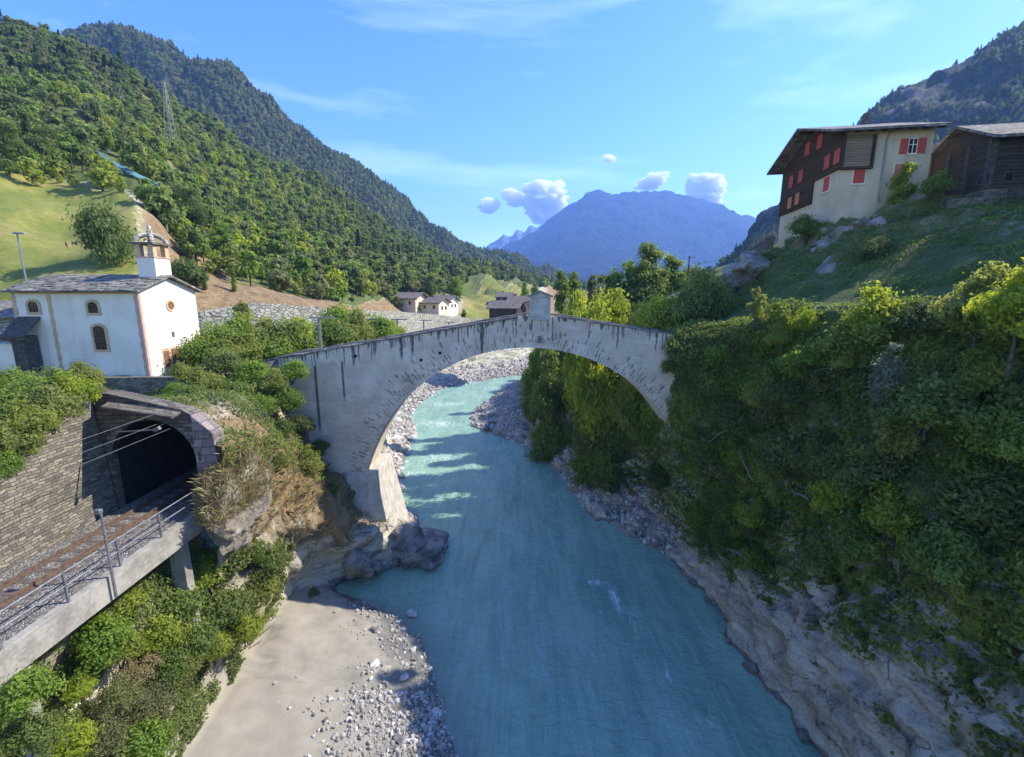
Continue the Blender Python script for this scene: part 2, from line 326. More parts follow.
def mk_bridge():
    g = G('bridge_render'); p = g.pos(); ang = g.attr('ang'); rad = g.attr('rad'); dt = g.attr('dtop')
    s = g.n('SeparateXYZ', 0, Vector=p)
    n = g.noise(p, 0.7, 7, 0.6); f = g.noise(p, 6, 5)
    c = g.mix(g.rng(n, 0.3, 0.7), (0.54, 0.455, 0.345), (0.72, 0.625, 0.49))
    c = g.mix(g.rng(f, 0.45, 0.75, 0, 0.45), c, (0.39, 0.335, 0.265))
    # faint courses of stone under the render
    crs = g.noise(g.vmap(p, (0.9, 0.9, 5.0)), 1.0, 4, 0.6)
    c = g.mix(g.rng(crs, 0.5, 0.7, 0, 0.4), c, (0.37, 0.315, 0.245))
    # dark run-off streaks hanging from the parapet, each with its own width and length
    def rand(x, off): return g.n('TexWhiteNoise', 0, p_noise_dimensions='1D', W=g.math('ADD', x, off))
    dens = g.noise(g.n('CombineXYZ', 0, X=g.math('MULTIPLY', s, 0.35), Y=7.0, Z=0.0), 1.0, 3)
    wob = g.math('MULTIPLY', g.math('SUBTRACT', g.noise(p, 1.3, 4), 0.5), 0.35)
    for pitch, mxl, off, thr in ((0.23, 1.6, 3.3, 0.40), (0.41, 2.9, 11.7, 0.56)):
        q = g.math('DIVIDE', g.math('ADD', s, wob), pitch); cell = g.math('FLOOR', q); fr = g.math('ABSOLUTE', g.math('SUBTRACT', g.math('FRACT', q), 0.5))
        on = g.rng(g.math('ADD', rand(cell, off), g.math('MULTIPLY', g.math('SUBTRACT', dens, 0.5), 1.3)), thr, thr + 0.12)
        ln = g.math('ADD', 0.25, g.math('MULTIPLY', g.math('POWER', rand(cell, off + 5.1), 2.0), mxl))
        fall = g.math('SUBTRACT', 1.0, g.math('DIVIDE', dt, ln), True)
        wd = g.math('MULTIPLY', g.math('ADD', 0.12, g.math('MULTIPLY', rand(cell, off + 9.4), 0.3)), g.math('ADD', 0.5, g.math('MULTIPLY', fall, 0.6)))
        k = g.math('MULTIPLY', g.math('MULTIPLY', g.rng(g.math('SUBTRACT', wd, fr), -0.05, 0.12), g.rng(fall, 0.0, 0.4)), on)
        k = g.math('MULTIPLY', k, g.rng(f, 0.25, 0.55, 0.5, 1.0))
        c = g.mix(g.math('MULTIPLY', k, 0.85), c, (0.055, 0.054, 0.055))
    # two long water stains near the left abutment
    for x0, L, wd in ((-15.1, 6.5, 0.16), (-13.0, 4.4, 0.12)):
        d = g.math('ABSOLUTE', g.math('SUBTRACT', s, x0)); d = g.math('ADD', d, g.math('MULTIPLY', g.math('SUBTRACT', f, 0.5), 0.15))
        k = g.math('MULTIPLY', g.rng(d, wd, wd * 0.35), g.math('MULTIPLY', g.rng(dt, 0.9, 1.1), g.rng(dt, L, L - 0.8)))
        c = g.mix(g.math('MULTIPLY', k, 0.85), c, (0.07, 0.068, 0.066))
    # open radial joints of the arch stones where the render has fallen off
    k2 = None
    wob2 = g.math('MULTIPLY', g.math('SUBTRACT', g.noise(p, 1.6, 4), 0.5), 0.3)
    for pitch, r0, r1, off, thr in ((0.23, 0.02, 0.75, 1.7, 0.10), (0.27, 0.45, 1.35, 21.3, 0.30), (0.31, 0.9, 1.9, 61.3, 0.62)):
        q = g.math('DIVIDE', g.math('ADD', ang, wob2), pitch); cell = g.math('FLOOR', q); fr = g.math('ABSOLUTE', g.math('SUBTRACT', g.math('FRACT', q), 0.5))
        on = g.rng(g.math('ADD', rand(cell, off), g.math('MULTIPLY', g.math('SUBTRACT', g.noise(p, 0.45, 3), 0.5), 1.2)), thr, thr + 0.1)
        mid_ = g.math('ADD', r0, g.math('MULTIPLY', rand(cell, off + 3.7), r1 - r0)); ha = g.math('ADD', 0.12, g.math('MULTIPLY', rand(cell, off + 6.3), 0.36))
        far_ = g.math('DIVIDE', g.math('ABSOLUTE', g.math('SUBTRACT', rad, mid_)), ha); ins = g.rng(far_, 1.0, 0.7)
        wd = g.math('MULTIPLY', g.math('ADD', 0.08, g.math('MULTIPLY', rand(cell, off + 8.8), 0.24)), g.math('SUBTRACT', 1.15, g.math('MULTIPLY', far_, 0.6)))
        k = g.math('MULTIPLY', g.math('MULTIPLY', g.rng(g.math('ADD', g.math('SUBTRACT', wd, fr), g.math('MULTIPLY', g.math('SUBTRACT', f, 0.5), 0.5)), -0.08, 0.12), ins), on)
        k2 = k if k2 is None else g.math('MAXIMUM', k2, k)
    c = g.mix(g.math('MULTIPLY', g.math('MULTIPLY', k2, 0.68), g.rng(g.noise(p, 5.0, 4), 0.3, 0.6, 0.35, 1.0)), c, (0.09, 0.08, 0.07))
    h = g.math('SUBTRACT', g.math('ADD', g.math('MULTIPLY', n, 0.6), g.math('MULTIPLY', f, 0.4)), g.math('MULTIPLY', k2, 0.8))
    return g.end(g.surf(c, 0.93, g.bump(h, 0.6, 0.06), 0.2))
M['bridge'] = mk_bridge()
M['bridge_plain'] = rough_mat('bridge_stone', (0.36, 0.33, 0.28), (0.55, 0.52, 0.45), 1.6, 0.93, 0.5, 0.05)
M['coping'] = rough_mat('dark_coping', (0.1, 0.098, 0.092), (0.24, 0.23, 0.21), 2.4, 0.95, 0.5, 0.04)

def mk_ground():
    g = G('ground'); p = g.pos()
    big = g.noise(p, 0.12, 6, 0.6); mid = g.noise(p, 0.9, 6, 0.6); fin = g.noise(p, 7.0, 5, 0.6)
    # rock with dipping strata
    strat = g.noise(g.vmap(p, (0.35, 0.35, 1.6), (R(18), R(35), 0)), 1.0, 8, 0.65)
    rock = g.ramp(g.math('ADD', g.math('MULTIPLY', strat, 0.7), g.math('MULTIPLY', fin, 0.3)),
                  [(0.36, (0.12, 0.11, 0.095)), (0.45, (0.37, 0.335, 0.25)), (0.56, (0.56, 0.515, 0.39)), (0.70, (0.66, 0.62, 0.49))])
    rock = g.mix(g.rng(g.noise(p, 0.35, 4), 0.55, 0.75, 0, 0.3), rock, (0.34, 0.29, 0.2))
    cw = g.n('TexNoise', 1, Vector=p, Scale=0.8, Detail=4.0); cp_ = g.n('VectorMath', 0, p_operation='MULTIPLY_ADD', _0=cw, _1=(1.2, 1.2, 1.2), _2=p)
    crk = g.n('TexVoronoi', 0, p_feature='DISTANCE_TO_EDGE', Vector=g.vmap(cp_, (0.3, 0.3, 1.1), (R(25), R(38), R(10))), Scale=1.0)
    ck = g.math('MULTIPLY', g.rng(crk, 0.022, 0.0), g.rng(g.noise(p, 0.9, 3), 0.48, 0.62))
    rock = g.mix(g.math('MULTIPLY', ck, 0.55), rock, (0.06, 0.055, 0.048))
    z = g.n('SeparateXYZ', 2, Vector=p)
    wet = g.rng(g.math('ADD', z, g.math('MULTIPLY', mid, 0.8)), 0.95, 0.45)
    sand = g.mix(g.rng(mid, 0.3, 0.7), (0.265, 0.24, 0.195), (0.325, 0.298, 0.243))
    sand = g.mix(g.rng(fin, 0.5, 0.8, 0, 0.25), sand, (0.26, 0.235, 0.19))
    grv = g.n('TexVoronoi', 1, Vector=p, Scale=4.5); gd = g.n('TexVoronoi', 0, p_feature='DISTANCE_TO_EDGE', Vector=p, Scale=4.5)
    gv = g.n('SeparateColor', 0, Color=grv)
    gravel = g.mix(g.rng(gd, 0.0, 0.12), (0.08, 0.075, 0.07), g.ramp(gv, [(0, (0.2, 0.185, 0.16)), (0.6, (0.36, 0.33, 0.28)), (1, (0.55, 0.51, 0.44))]))
    grass = g.ramp(g.math('ADD', g.math('MULTIPLY', big, 0.6), g.math('MULTIPLY', fin, 0.4)),
                   [(0.36, (0.05, 0.085, 0.018)), (0.5, (0.1, 0.13, 0.03)), (0.64, (0.19, 0.17, 0.06))])
    dry = g.mix(g.rng(g.math('ADD', g.math('MULTIPLY', mid, 0.5), g.math('MULTIPLY', fin, 0.5)), 0.38, 0.62), (0.16, 0.1, 0.05), (0.33, 0.24, 0.12))
    meadow = g.ramp(g.math('ADD', g.math('MULTIPLY', g.noise(p, 0.09, 9, 0.72), 0.7), g.math('MULTIPLY', g.noise(p, 1.6, 6, 0.7), 0.3)),
                    [(0.38, (0.10, 0.135, 0.022)), (0.5, (0.18, 0.19, 0.035)), (0.60, (0.30, 0.235, 0.08))])
    j = g.math('MULTIPLY', g.math('SUBTRACT', g.math('ADD', g.math('MULTIPLY', mid, 0.6), g.math('MULTIPLY', fin, 0.4)), 0.5), 1.3)
    c = rock
    for nm, col in (('sand', sand), ('gravel', gravel), ('grass', grass), ('dry', dry), ('meadow', meadow)):
        c = g.mix(g.rng(g.math('ADD', g.attr(nm), j), 0.38, 0.62), c, col)
    c = g.mix(g.math('MULTIPLY', wet, 0.65), c, (0.06, 0.065, 0.062))
    soft = g.rng(g.math('MAXIMUM', g.attr('sand'), g.attr('meadow')), 0.3, 0.7, 1.0, 0.12)
    hh = g.math('SUBTRACT', g.math('ADD', g.math('MULTIPLY', strat, 1.0), g.math('MULTIPLY', fin, 0.35)), g.math('MULTIPLY', ck, 0.4))
    hh = g.math('ADD', hh, g.math('MULTIPLY', g.noise(p, 22.0, 4, 0.65), 0.25))
    bp = g.n('Bump', 0, Height=hh, Strength=soft, Distance=0.22)
    return g.end(g.surf(c, g.rng(wet, 0, 1, 0.92, 0.4), bp, 0.3))
M['ground'] = mk_ground()

def mk_hill(name, rock, forest, sc_, rockamt):
    g = G(name); p = g.pos()
    n = g.noise(p, 0.02 / sc_, 8, 0.65); f = g.noise(p, 0.12 / sc_, 8, 0.65)
    fc = g.mix(g.rng(f, 0.35, 0.65), tuple(x * 0.45 for x in forest), forest)
    gully = g.noise(g.vmap(p, (1, 1, 0.3)), 0.012 / sc_, 8, 0.7, 1.0)
    c = g.mix(g.rng(gully, rockamt, rockamt + 0.1), fc, g.mix(g.rng(f, 0.3, 0.7), rock, tuple(x * 0.5 for x in rock)))
    return g.end(g.surf(c, 0.95, g.bump(g.math('ADD', n, g.math('MULTIPLY', f, 0.5)), 0.9, 18 * sc_), 0.1))
M['forest_floor'] = mk_hill('forest_floor', (0.3, 0.25, 0.16), (0.11, 0.125, 0.045), 0.35, 0.6)
M['far_hill'] = mk_hill('far_mountain_surface', (0.1, 0.1, 0.09), (0.022, 0.04, 0.026), 4.0, 0.6)
M['rocky_hill'] = mk_hill('rocky_mountain_surface', (0.2, 0.185, 0.15), (0.05, 0.07, 0.03), 0.5, 0.53)
M['alp'] = mk_hill('alpine_rock', (0.32, 0.32, 0.33), (0.12, 0.12, 0.13), 4.0, 0.35)
def mk_snow():
    g = G('snow'); n = g.noise(g.pos(), 0.02, 4)
    return g.end(g.surf(g.mix(n, (0.8, 0.82, 0.85), (0.9, 0.91, 0.92)), 0.8))
M['snow'] = mk_snow()

def mk_water():
    g = G('glacial_water'); p = g.pos(); fo = g.attr('foam'); sh = g.attr('shallow')
    n = g.noise(g.vmap(p, (0.35, 0.12, 1)), 1.0, 6, 0.6, 0.6); f = g.noise(g.vmap(p, (3.0, 1.4, 1), (0, 0, R(12))), 1.0, 6, 0.65, 0.5)
    rip = g.noise(g.vmap(p, (1.3, 2.4, 1), (0, 0, R(-14))), 1.0, 5, 0.6, 0.8)
    c = g.mix(g.rng(n, 0.3, 0.7), (0.205, 0.365, 0.27), (0.31, 0.48, 0.355))
    cur = g.noise(g.vmap(p, (1.1, 0.11, 1), (0, 0, R(8))), 1.0, 6, 0.7, 1.6)
    c = g.mix(g.rng(cur, 0.46, 0.68, 0, 0.55), c, (0.38, 0.55, 0.46)); c = g.mix(g.rng(cur, 0.46, 0.3, 0, 0.4), c, (0.13, 0.27, 0.20))
    c = g.mix(g.math('MULTIPLY', sh, 0.75), c, (0.2, 0.225, 0.195))
    streak = g.noise(g.vmap(p, (2.2, 0.5, 1), (0, 0, R(6))), 1.0, 9, 0.78, 2.0)
    fm = g.rng(g.math('ADD', g.math('MULTIPLY', fo, 0.5), g.math('ADD', g.math('MULTIPLY', streak, 0.75), g.math('MULTIPLY', f, 0.25))), 0.70, 0.92)
    c = g.mix(fm, c, (0.72, 0.8, 0.8))
    h = g.math('ADD', g.math('MULTIPLY', rip, 0.8), g.math('MULTIPLY', f, 0.35))
    bp = g.bump(h, 0.9, 0.3)
    return g.end(g.surf(c, g.rng(fm, 0, 1, 0.15, 0.7), bp, 0.3))
M['water'] = mk_water()
def mk_cloud():
    g = G('cloud'); pv = g.t.nodes.new('ShaderNodeVolumePrincipled'); pv.inputs['Color'].default_value = (1, 1, 1, 1)
    pv.inputs['Density'].default_value = 0.02; pv.inputs['Anisotropy'].default_value = 0.0; g.t.links.new(pv.outputs[0], g.out.inputs['Volume']); return g.m
M['cloud'] = mk_cloud()

# ------------------------------------------------------------------ terrain
ATT = ('sand', 'gravel', 'grass', 'dry', 'meadow')
def grid_faces(ny, nx):
    i = np.arange(ny - 1)[:, None] * nx + np.arange(nx - 1)[None, :]
    return np.stack([i, i + 1, i + nx + 1, i + nx], -1).reshape(-1, 4)
def normals(Gd):
    du = np.gradient(Gd, axis=1); dv = np.gradient(Gd, axis=0)
    n = np.cross(du, dv); return n / (np.linalg.norm(n, axis=2, keepdims=True) + 1e-9)
def smooth_interp(t, xs, ys):
    # monotone-ish cubic hermite through the stations
    xs = np.asarray(xs, float); ys = np.asarray(ys, float); d = np.diff(ys) / np.diff(xs)
    m = np.zeros_like(ys); m[0] = d[0]; m[-1] = d[-1]
    for i in range(1, len(xs) - 1): m[i] = 0 if d[i - 1] * d[i] <= 0 else 2 * d[i - 1] * d[i] / (d[i - 1] + d[i])
    k = np.clip(np.searchsorted(xs, t) - 1, 0, len(xs) - 2); h = xs[k + 1] - xs[k]; s = (t - xs[k]) / h
    return (2*s**3 - 3*s**2 + 1) * ys[k] + (s**3 - 2*s**2 + s) * h * m[k] + (-2*s**3 + 3*s**2) * ys[k + 1] + (s**3 - s**2) * h * m[k + 1]
def facets(P, seed, size=1.5):
    # blocky fracture: every cell of a stretched worley pattern is pushed out and tilted as a whole
    Rt = (P @ np.array([[.72, .4, .57], [-.35, .91, -.2], [-.6, -.05, .8]])) * np.array([.55, .55, 1.35]) / size
    Rt = Rt + .25 * np.stack([vnoise(Rt * 1.7, seed + 50 + k) for k in range(3)], 1)
    b = np.floor(Rt); best = np.full(len(P), 9.0); val = np.zeros(len(P))
    for i in (-1, 0, 1):
        for j in (-1, 0, 1):
            for k in (-1, 0, 1):
                c = (b + np.array([i, j, k])).astype(np.int64); h = [_h(c[:, 0], c[:, 1], c[:, 2], seed + 60 + q) for q in range(6)]
                o = np.stack([c[:, 0] + h[0], c[:, 1] + h[1], c[:, 2] + h[2]], 1); df = Rt - o; dd_ = (df ** 2).sum(1); w_ = dd_ < best
                best = np.where(w_, dd_, best); val = np.where(w_, (h[3] - .5) * .9 + (df * (np.stack(h[3:6], 1) - .5)).sum(1) * 1.1, val)
    return val
def loft(name, st, ny, segs, amp, weights, flip, sc_=2.2, seed=0, yp=1.0, detail=0.0):
    """st: [(Y, [(X, z)...])]; segs: subdivisions per span; amp: noise per key point; weights: per key point dict"""
    Ys = [s[0] for s in st]; K = len(st[0][1])
    t = np.linspace(0, 1, ny) ** yp; yy = Ys[0] + (Ys[-1] - Ys[0]) * t
    key = np.zeros((ny, K, 3))
    for k in range(K):
        key[:, k, 0] = smooth_interp(yy, Ys, [s[1][k][0] for s in st]); key[:, k, 1] = yy
        key[:, k, 2] = smooth_interp(yy, Ys, [s[1][k][1] for s in st])
    cols = []; am = []; wt = {a: [] for a in ATT}
    for k in range(K - 1):
        for q in range(segs[k]):
            f = q / segs[k]; cols.append(key[:, k] * (1 - f) + key[:, k + 1] * f)
            am.append(amp[k] * (1 - f) + amp[k + 1] * f)
            for a in ATT: wt[a].append(weights[k].get(a, 0) * (1 - f) + weights[k + 1].get(a, 0) * f)
    cols.append(key[:, -1]); am.append(amp[-1])
    for a in ATT: wt[a].append(weights[-1].get(a, 0))
    Gd = np.stack(cols, 1); nrm = normals(Gd) * (-1 if flip else 1)
    P = Gd.reshape(-1, 3); A = np.tile(np.array(am), ny)
    d = fbm(P * np.array([1, 1, 1.3]), sc_, 5, seed, 0.55) + 0.5 * np.abs(fbm(P @ np.array([[.8, .3, .5], [-.2, .9, .3], [-.6, -.1, .8]]) * np.array([0.5, 0.5, 2.2]), sc_ * 0.7, 4, seed + 9))
    if detail:
        d = d + facets(P, seed) * detail * 1.5
        Rt = P @ np.array([[.75, .35, .55], [-.3, .93, -.2], [-.58, -.02, .81]])
        d = d + detail * .45 * (0.55 - np.abs(fbm(Rt * np.array([.55, .55, 2.4]), 1.3, 4, seed + 30, .6)) * 1.2 + .35 * fbm(P, .45, 3, seed + 31))
    P = P + nrm.reshape(-1, 3) * (d * A)[:, None]
    Q = grid_faces(*Gd.shape[:2])
    if flip: Q = Q[:, ::-1]
    at_ = {a: np.tile(np.array(wt[a]), ny) for a in ATT}
    me = mesh_np(name, P, Q, M['ground'], True, None, at_)
    o = link(name, me); tag(o, kind='structure')
    G2 = P.reshape(Gd.shape)
    return o, G2, normals(G2) * (-1 if flip else 1)

LA = [(-18, [(5, -1.2), (3.4, .05), (-8, .6), (-14.8, 1.5), (-15.6, 6), (-16.4, 11.0), (-20.4, 11.1), (-20.7, 16.6), (-36, 17.4), (-62, 26)]),
      (8, [(3, -1.2), (1.4, .05), (-8, .6), (-14.8, 1.5), (-15.6, 6), (-16.4, 11.0), (-20.4, 11.1), (-20.7, 16.6), (-36, 17.4), (-62, 26)]),
      (17, [(-1, -1.2), (-2.4, .05), (-8.6, .6), (-15.0, 1.4), (-15.7, 6), (-16.4, 11.0), (-20.4, 11.1), (-20.7, 16.6), (-36, 17.2), (-62, 27)]),
      (21.2, [(-2.7, -1.2), (-4.0, .05), (-9.4, .6), (-15.2, 1.3), (-15.8, 6), (-16.3, 11.0), (-20.4, 11.1), (-20.7, 16.5), (-36, 16.8), (-62, 28)])]
LB = [(20.7, [(-2.6, -1.2), (-3.9, -.1), (-9.3, .4), (-15.2, 1.1), (-15.8, 6), (-14.5, 11.2), (-14.2, 14.6), (-16.6, 16.3), (-36, 14.6), (-62, 28)]),
      (23, [(-3.6, -1.2), (-4.9, .05), (-9.8, .55), (-15.5, 1.3), (-15.9, 5), (-14.0, 10.2), (-14.3, 14.4), (-16.6, 16.3), (-36, 14.6), (-62, 28)]),
      (26, [(-5, -1.2), (-6.3, .05), (-10.5, .5), (-15.8, 1.2), (-16.0, 3.6), (-13.7, 8.6), (-14.6, 13.6), (-16.8, 15.9), (-36, 14.5), (-62, 28)]),
      (28.6, [(-8.2, -1.2), (-10, .05), (-12.5, .4), (-15.6, .9), (-15.6, 3), (-13.5, 6.6), (-14.9, 11.8), (-17.0, 14.9), (-36, 14.5), (-62, 28)]),
      (30.6, [(-12.9, -1.2), (-13.4, .05), (-13.8, .5), (-14.2, 1.2), (-14.0, 2.8), (-12.9, 5.4), (-15, 10.6), (-17.7, 14.6), (-36, 14.6), (-62, 28)]),
      (32.6, [(-9.6, -1.2), (-10.3, .05), (-10.6, .6), (-11.0, 1.4), (-11.7, 2.8), (-12.6, 4.9), (-15.3, 9.6), (-18, 15.4), (-36, 16.1), (-62, 27)]),
      (35.5, [(-5.4, -1.2), (-6.2, .05), (-7.2, .8), (-8.8, 1.4), (-10.4, 2.2), (-12.2, 4.8), (-15.4, 9.2), (-19, 15.6), (-38, 16.1), (-64, 28)]),
      (39, [(-7.4, -1.2), (-8.2, .05), (-9.4, .8), (-11, 1.8), (-13, 3.4), (-15, 6.2), (-17.5, 10.4), (-20.5, 15.6), (-40, 16.1), (-64, 28)]),
      (46, [(-11.4, -1.2), (-12.2, .05), (-13.3, .9), (-15, 2.2), (-17, 4.4), (-19, 7), (-21.5, 11), (-24, 15.4), (-44, 16.2), (-70, 28)]),
      (56, [(-13.4, -1.2), (-14.3, .05), (-15.5, .9), (-17.6, 2.2), (-20, 4.4), (-22, 6.8), (-24.5, 11), (-27, 15), (-48, 16), (-76, 28)]),
      (68, [(-14.4, -1.2), (-15.4, .05), (-17, .9), (-20, 2.1), (-23, 4.2), (-25.5, 6.5), (-28, 10.5), (-31, 14.6), (-56, 16), (-86, 28)]),
      (82, [(-17.6, -1.2), (-18.7, .05), (-20.6, .9), (-24, 2), (-27.5, 4), (-30, 6), (-33, 10), (-36, 14), (-62, 16), (-95, 28)]),
      (100, [(-15.6, -1.2), (-17, .05), (-20, 1), (-25, 2.3), (-29, 4), (-32, 6), (-36, 9), (-40, 13), (-66, 16), (-104, 28)]),
      (110, [(-8, -1.2), (-10, .05), (-14, 1), (-20, 2.4), (-26, 3.8), (-31, 5.5), (-37, 9), (-42, 13), (-68, 16), (-106, 28)]),
      (118, [(1.5, -1.2), (-1, .05), (-6, 1.2), (-13, 2.6), (-20, 3.8), (-28, 5.5), (-36, 9), (-43, 13), (-70, 16), (-106, 28)]),
      (130, [(22, -1.2), (18, .05), (12, 1.2), (2, 2.6), (-10, 4), (-24, 6), (-36, 9), (-45, 13), (-72, 16), (-110, 28)]),
      (170, [(50, -1.2), (45, .3), (32, 2), (15, 4), (0, 6), (-18, 8), (-34, 10), (-46, 13.4), (-74, 16), (-120, 28)]),
      (260, [(90, 2), (80, 3), (60, 5), (35, 7), (10, 9), (-10, 10), (-30, 12), (-46, 14), (-70, 17), (-130, 30)])]
WL = [{}, {'gravel': .9}, {'gravel': .75, 'sand': .3}, {'sand': 1.0}, {'grass': .6}, {'dry': .7, 'grass': .3}, {'dry': .55, 'grass': .5}, {'grass': .8}, {'grass': 1}, {'meadow': 1}]
WLA = [{'gravel': .8}, {'gravel': 1}, {'sand': .95, 'gravel': .12}, {'sand': 1.0}, {'dry': .45}, {'dry': .3, 'grass': .2}, {'dry': .4}, {'dry': .4}, {'grass': 1}, {'meadow': 1}]
WLB = [{'gravel': .6}, {'gravel': .9}, {'sand': .5, 'gravel': .5}, {'gravel': .25}, {'dry': .25}, {'dry': .6}, {'dry': .75}, {'grass': .6, 'dry': .3}, {'grass': 1}, {'meadow': 1}]
AMP = [.05, .06, .08, .12, .45, .3, .05, .0, .1, .3]
AMPB = [.08, .09, .1, .3, .65, .6, .4, .15, .15, .4]
left_a, GLA, NLA = loft('left_bank', LA, 150, [3, 14, 14, 8, 8, 5, 3, 4, 6], AMP, WLA, True, 2.2, 1)
left_b, GLB, NLB = loft('left_bank', LB, 700, [4, 6, 10, 14, 14, 14, 10, 10, 10], AMPB, WLB, True, 2.2, 1, 1.6, .7)

a_ = left_b.data.attributes; yb = GLB[..., 1].ravel(); jb_ = np.tile(np.arange(GLB.shape[1]), GLB.shape[0]); near_ = (yb < 29.2) & (jb_ <= 21)
for nm_, val in (('sand', 1.0), ('gravel', 0.0)):
    b_ = np.zeros(len(yb), np.float32); a_[nm_].data.foreach_get('value', b_); b_[near_] = val; a_[nm_].data.foreach_set('value', b_)
RB = [(-18, [(15, -1.2), (15.6, .05), (15.9, 1.5), (16.6, 5), (17.4, 9), (18.3, 15), (19.8, 21.2), (23.2, 21.5), (31, 27), (90, 36)]),
      (10, [(14.6, -1.2), (15.2, .05), (15.5, 1.5), (16.1, 5), (16.9, 9), (18.0, 15), (19.5, 21.2), (23.0, 21.5), (31, 27), (90, 36)]),
      (18, [(14.3, -1.2), (14.9, .05), (15.1, 1.5), (15.5, 4.6), (16.2, 8), (17.3, 14.5), (18.9, 21.1), (22.6, 21.4), (31.5, 27), (90, 36)]),
      (24, [(14.0, -1.2), (14.6, .05), (14.8, 1.5), (15.2, 3.8), (15.9, 6.5), (16.8, 13.5), (17.9, 20.9), (21.9, 21.3), (32, 27.2), (90, 36)]),
      (30, [(13.9, -1.2), (14.5, .05), (14.8, 1.1), (15.2, 2.6), (15.7, 4.6), (16.2, 12), (16.6, 20.3), (20.9, 21.2), (32.2, 27.3), (90, 36)]),
      (33.3, [(13.6, -1.2), (14.1, .05), (14.2, .8), (14.3, 2), (14.2, 4.5), (12.7, 11), (12.6, 18.6), (20.3, 20.9), (31.2, 27.4), (90, 36)]),
      (37.5, [(10.6, -1.2), (11.6, .05), (14.0, 1), (14.4, 2.4), (14.2, 5), (13.0, 11), (13.2, 18.2), (20.2, 20.7), (28.8, 28.2), (90, 36)]),
      (43, [(7, -1.2), (8, .05), (12.6, 1), (13.2, 2.5), (13.6, 5), (14.6, 11), (17.0, 17.8), (20.0, 20.5), (27.0, 26.9), (90, 36)]),
      (50, [(5.6, -1.2), (6.7, .05), (9.6, 1), (10.8, 2.5), (12, 5), (14.4, 10), (17.5, 16), (20.4, 18.5), (28.2, 26.3), (90, 36)]),
      (57, [(4.2, -1.2), (5.4, .05), (6.6, 1), (8, 2.5), (9.4, 5), (12.4, 10), (16.8, 15.4), (21, 17.6), (30.5, 26.6), (90, 36)]),
      (66, [(-2.2, -1.2), (-.6, .05), (3.6, 1), (5.2, 2.5), (6.8, 5), (9.8, 9.6), (15.6, 14.6), (22, 16.6), (33, 25.5), (90, 38)]),
      (76, [(-8.6, -1.2), (-7.2, .05), (2.2, 1), (4, 2.5), (6, 5), (9, 9), (15, 14), (22, 16), (35, 24), (84, 46)]),
      (92, [(-6, -1.2), (-4.6, .05), (2.8, 1), (4.6, 2.5), (6.6, 4.6), (9.6, 8.6), (16, 13.4), (24, 15.6), (38, 24), (92, 46)]),
      (112, [(1.6, -1.2), (2.8, .05), (4.8, 1), (6.4, 2.5), (8.4, 4.5), (12, 8), (18, 12), (26, 15), (42, 24), (100, 46)]),
      (124, [(18, -1.2), (20, .05), (22, 1), (24, 2.5), (26, 4.5), (29, 8), (34, 11), (42, 14), (54, 24), (110, 46)]),
      (170, [(60, -1.2), (63, .05), (66, 1), (69, 2.5), (72, 4.5), (76, 8), (82, 11), (90, 14), (100, 24), (140, 46)]),
      (260, [(110, -1.2), (114, .05), (118, 1), (122, 2.5), (126, 4.5), (132, 8), (140, 11), (150, 14), (160, 24), (200, 60)])]
WR = [{'gravel': .3}, {'gravel': .35}, {'gravel': .5}, {}, {'dry': .2}, {'grass': .5, 'dry': .4}, {'grass': .9}, {'grass': .75, 'dry': .3}, {'grass': .62, 'dry': .42}, {'grass': .75}]
AMPR = [.25, .4, .5, .7, .7, .5, .2, .05, .6, 1.0]
right_o, GR, NR = loft('right_bank', RB, 1000, [4, 10, 12, 14, 18, 18, 8, 16, 14], AMPR, WR, False, 2.0, 5, 1.5, 0.9)

a_ = right_o.data.attributes; yb = GR[..., 1].ravel(); xb = GR[..., 0].ravel(); zb_ = GR[..., 2].ravel()
b_ = np.zeros(len(yb), np.float32); a_['sand'].data.foreach_get('value', b_); b_[(yb > 35) & (yb < 41.5) & (xb > 11.6) & (zb_ < 1.4)] = 1.0; a_['sand'].data.foreach_set('value', b_)
b_ = np.zeros(len(yb), np.float32); a_['gravel'].data.foreach_get('value', b_); b_[yb < 33] = 0; a_['gravel'].data.foreach_set('value', b_)
# water surface
nx, ny = 190, 330
xs = np.linspace(-42, 50, nx); ys = -18 + 150 * np.linspace(0, 1, ny) ** 1.25
XX, YY = np.meshgrid(xs, ys); P = np.stack([XX, YY, np.zeros_like(XX)], -1).reshape(-1, 3)
wz = 0.07 * fbm(P * np.array([1, .7, 1]), 1.6, 4, 21) + 0.05 * fbm(P, 0.8, 2, 22)
foam = np.zeros(len(P))
for (fx, fy, rx, ry, a) in [(6.6, 31.2, 1.1, .7, .72), (7.5, 29.4, .6, 2.4, .7), (8.4, 26.4, .5, 2.2, .62), (6.2, 27.5, .4, 1.5, .5), (9.2, 22.6, .5, 1.8, .6), (10.8, 23.6, .4, 1.6, .55), (10.4, 19.6, .5, 1.6, .55), (7.0, 20.6, .5, 1.5, .5), (12.6, 19.5, .4, 2, .5), (3.4, 26, .7, 2, .42), (4.6, 38, .6, 2.5, .45), (1.6, 17.6, .6, .6, .8), (2.6, 19.3, .5, .9, .35), (-10, 58, 5, 3.2, .55), (-12, 52.5, 2.5, 1.2, .55),
                            (-12.5, 74, 7, 4, .58), (-13, 88, 7, 4, .55), (-5, 104, 8, 4, .42), (5, 64, 1.5, 1.5, .2), (0.5, 19.5, 2.6, 2.6, .16), (11.5, 20, .5, 2.5, .22), (-12.6, 45, .8, 2.4, .3), (-5.2, 34.5, .6, 1.5, .3)]:
    foam = np.maximum(foam, a * np.exp(-(((P[:, 0] - fx) / rx) ** 2 + ((P[:, 1] - fy) / ry) ** 2)))
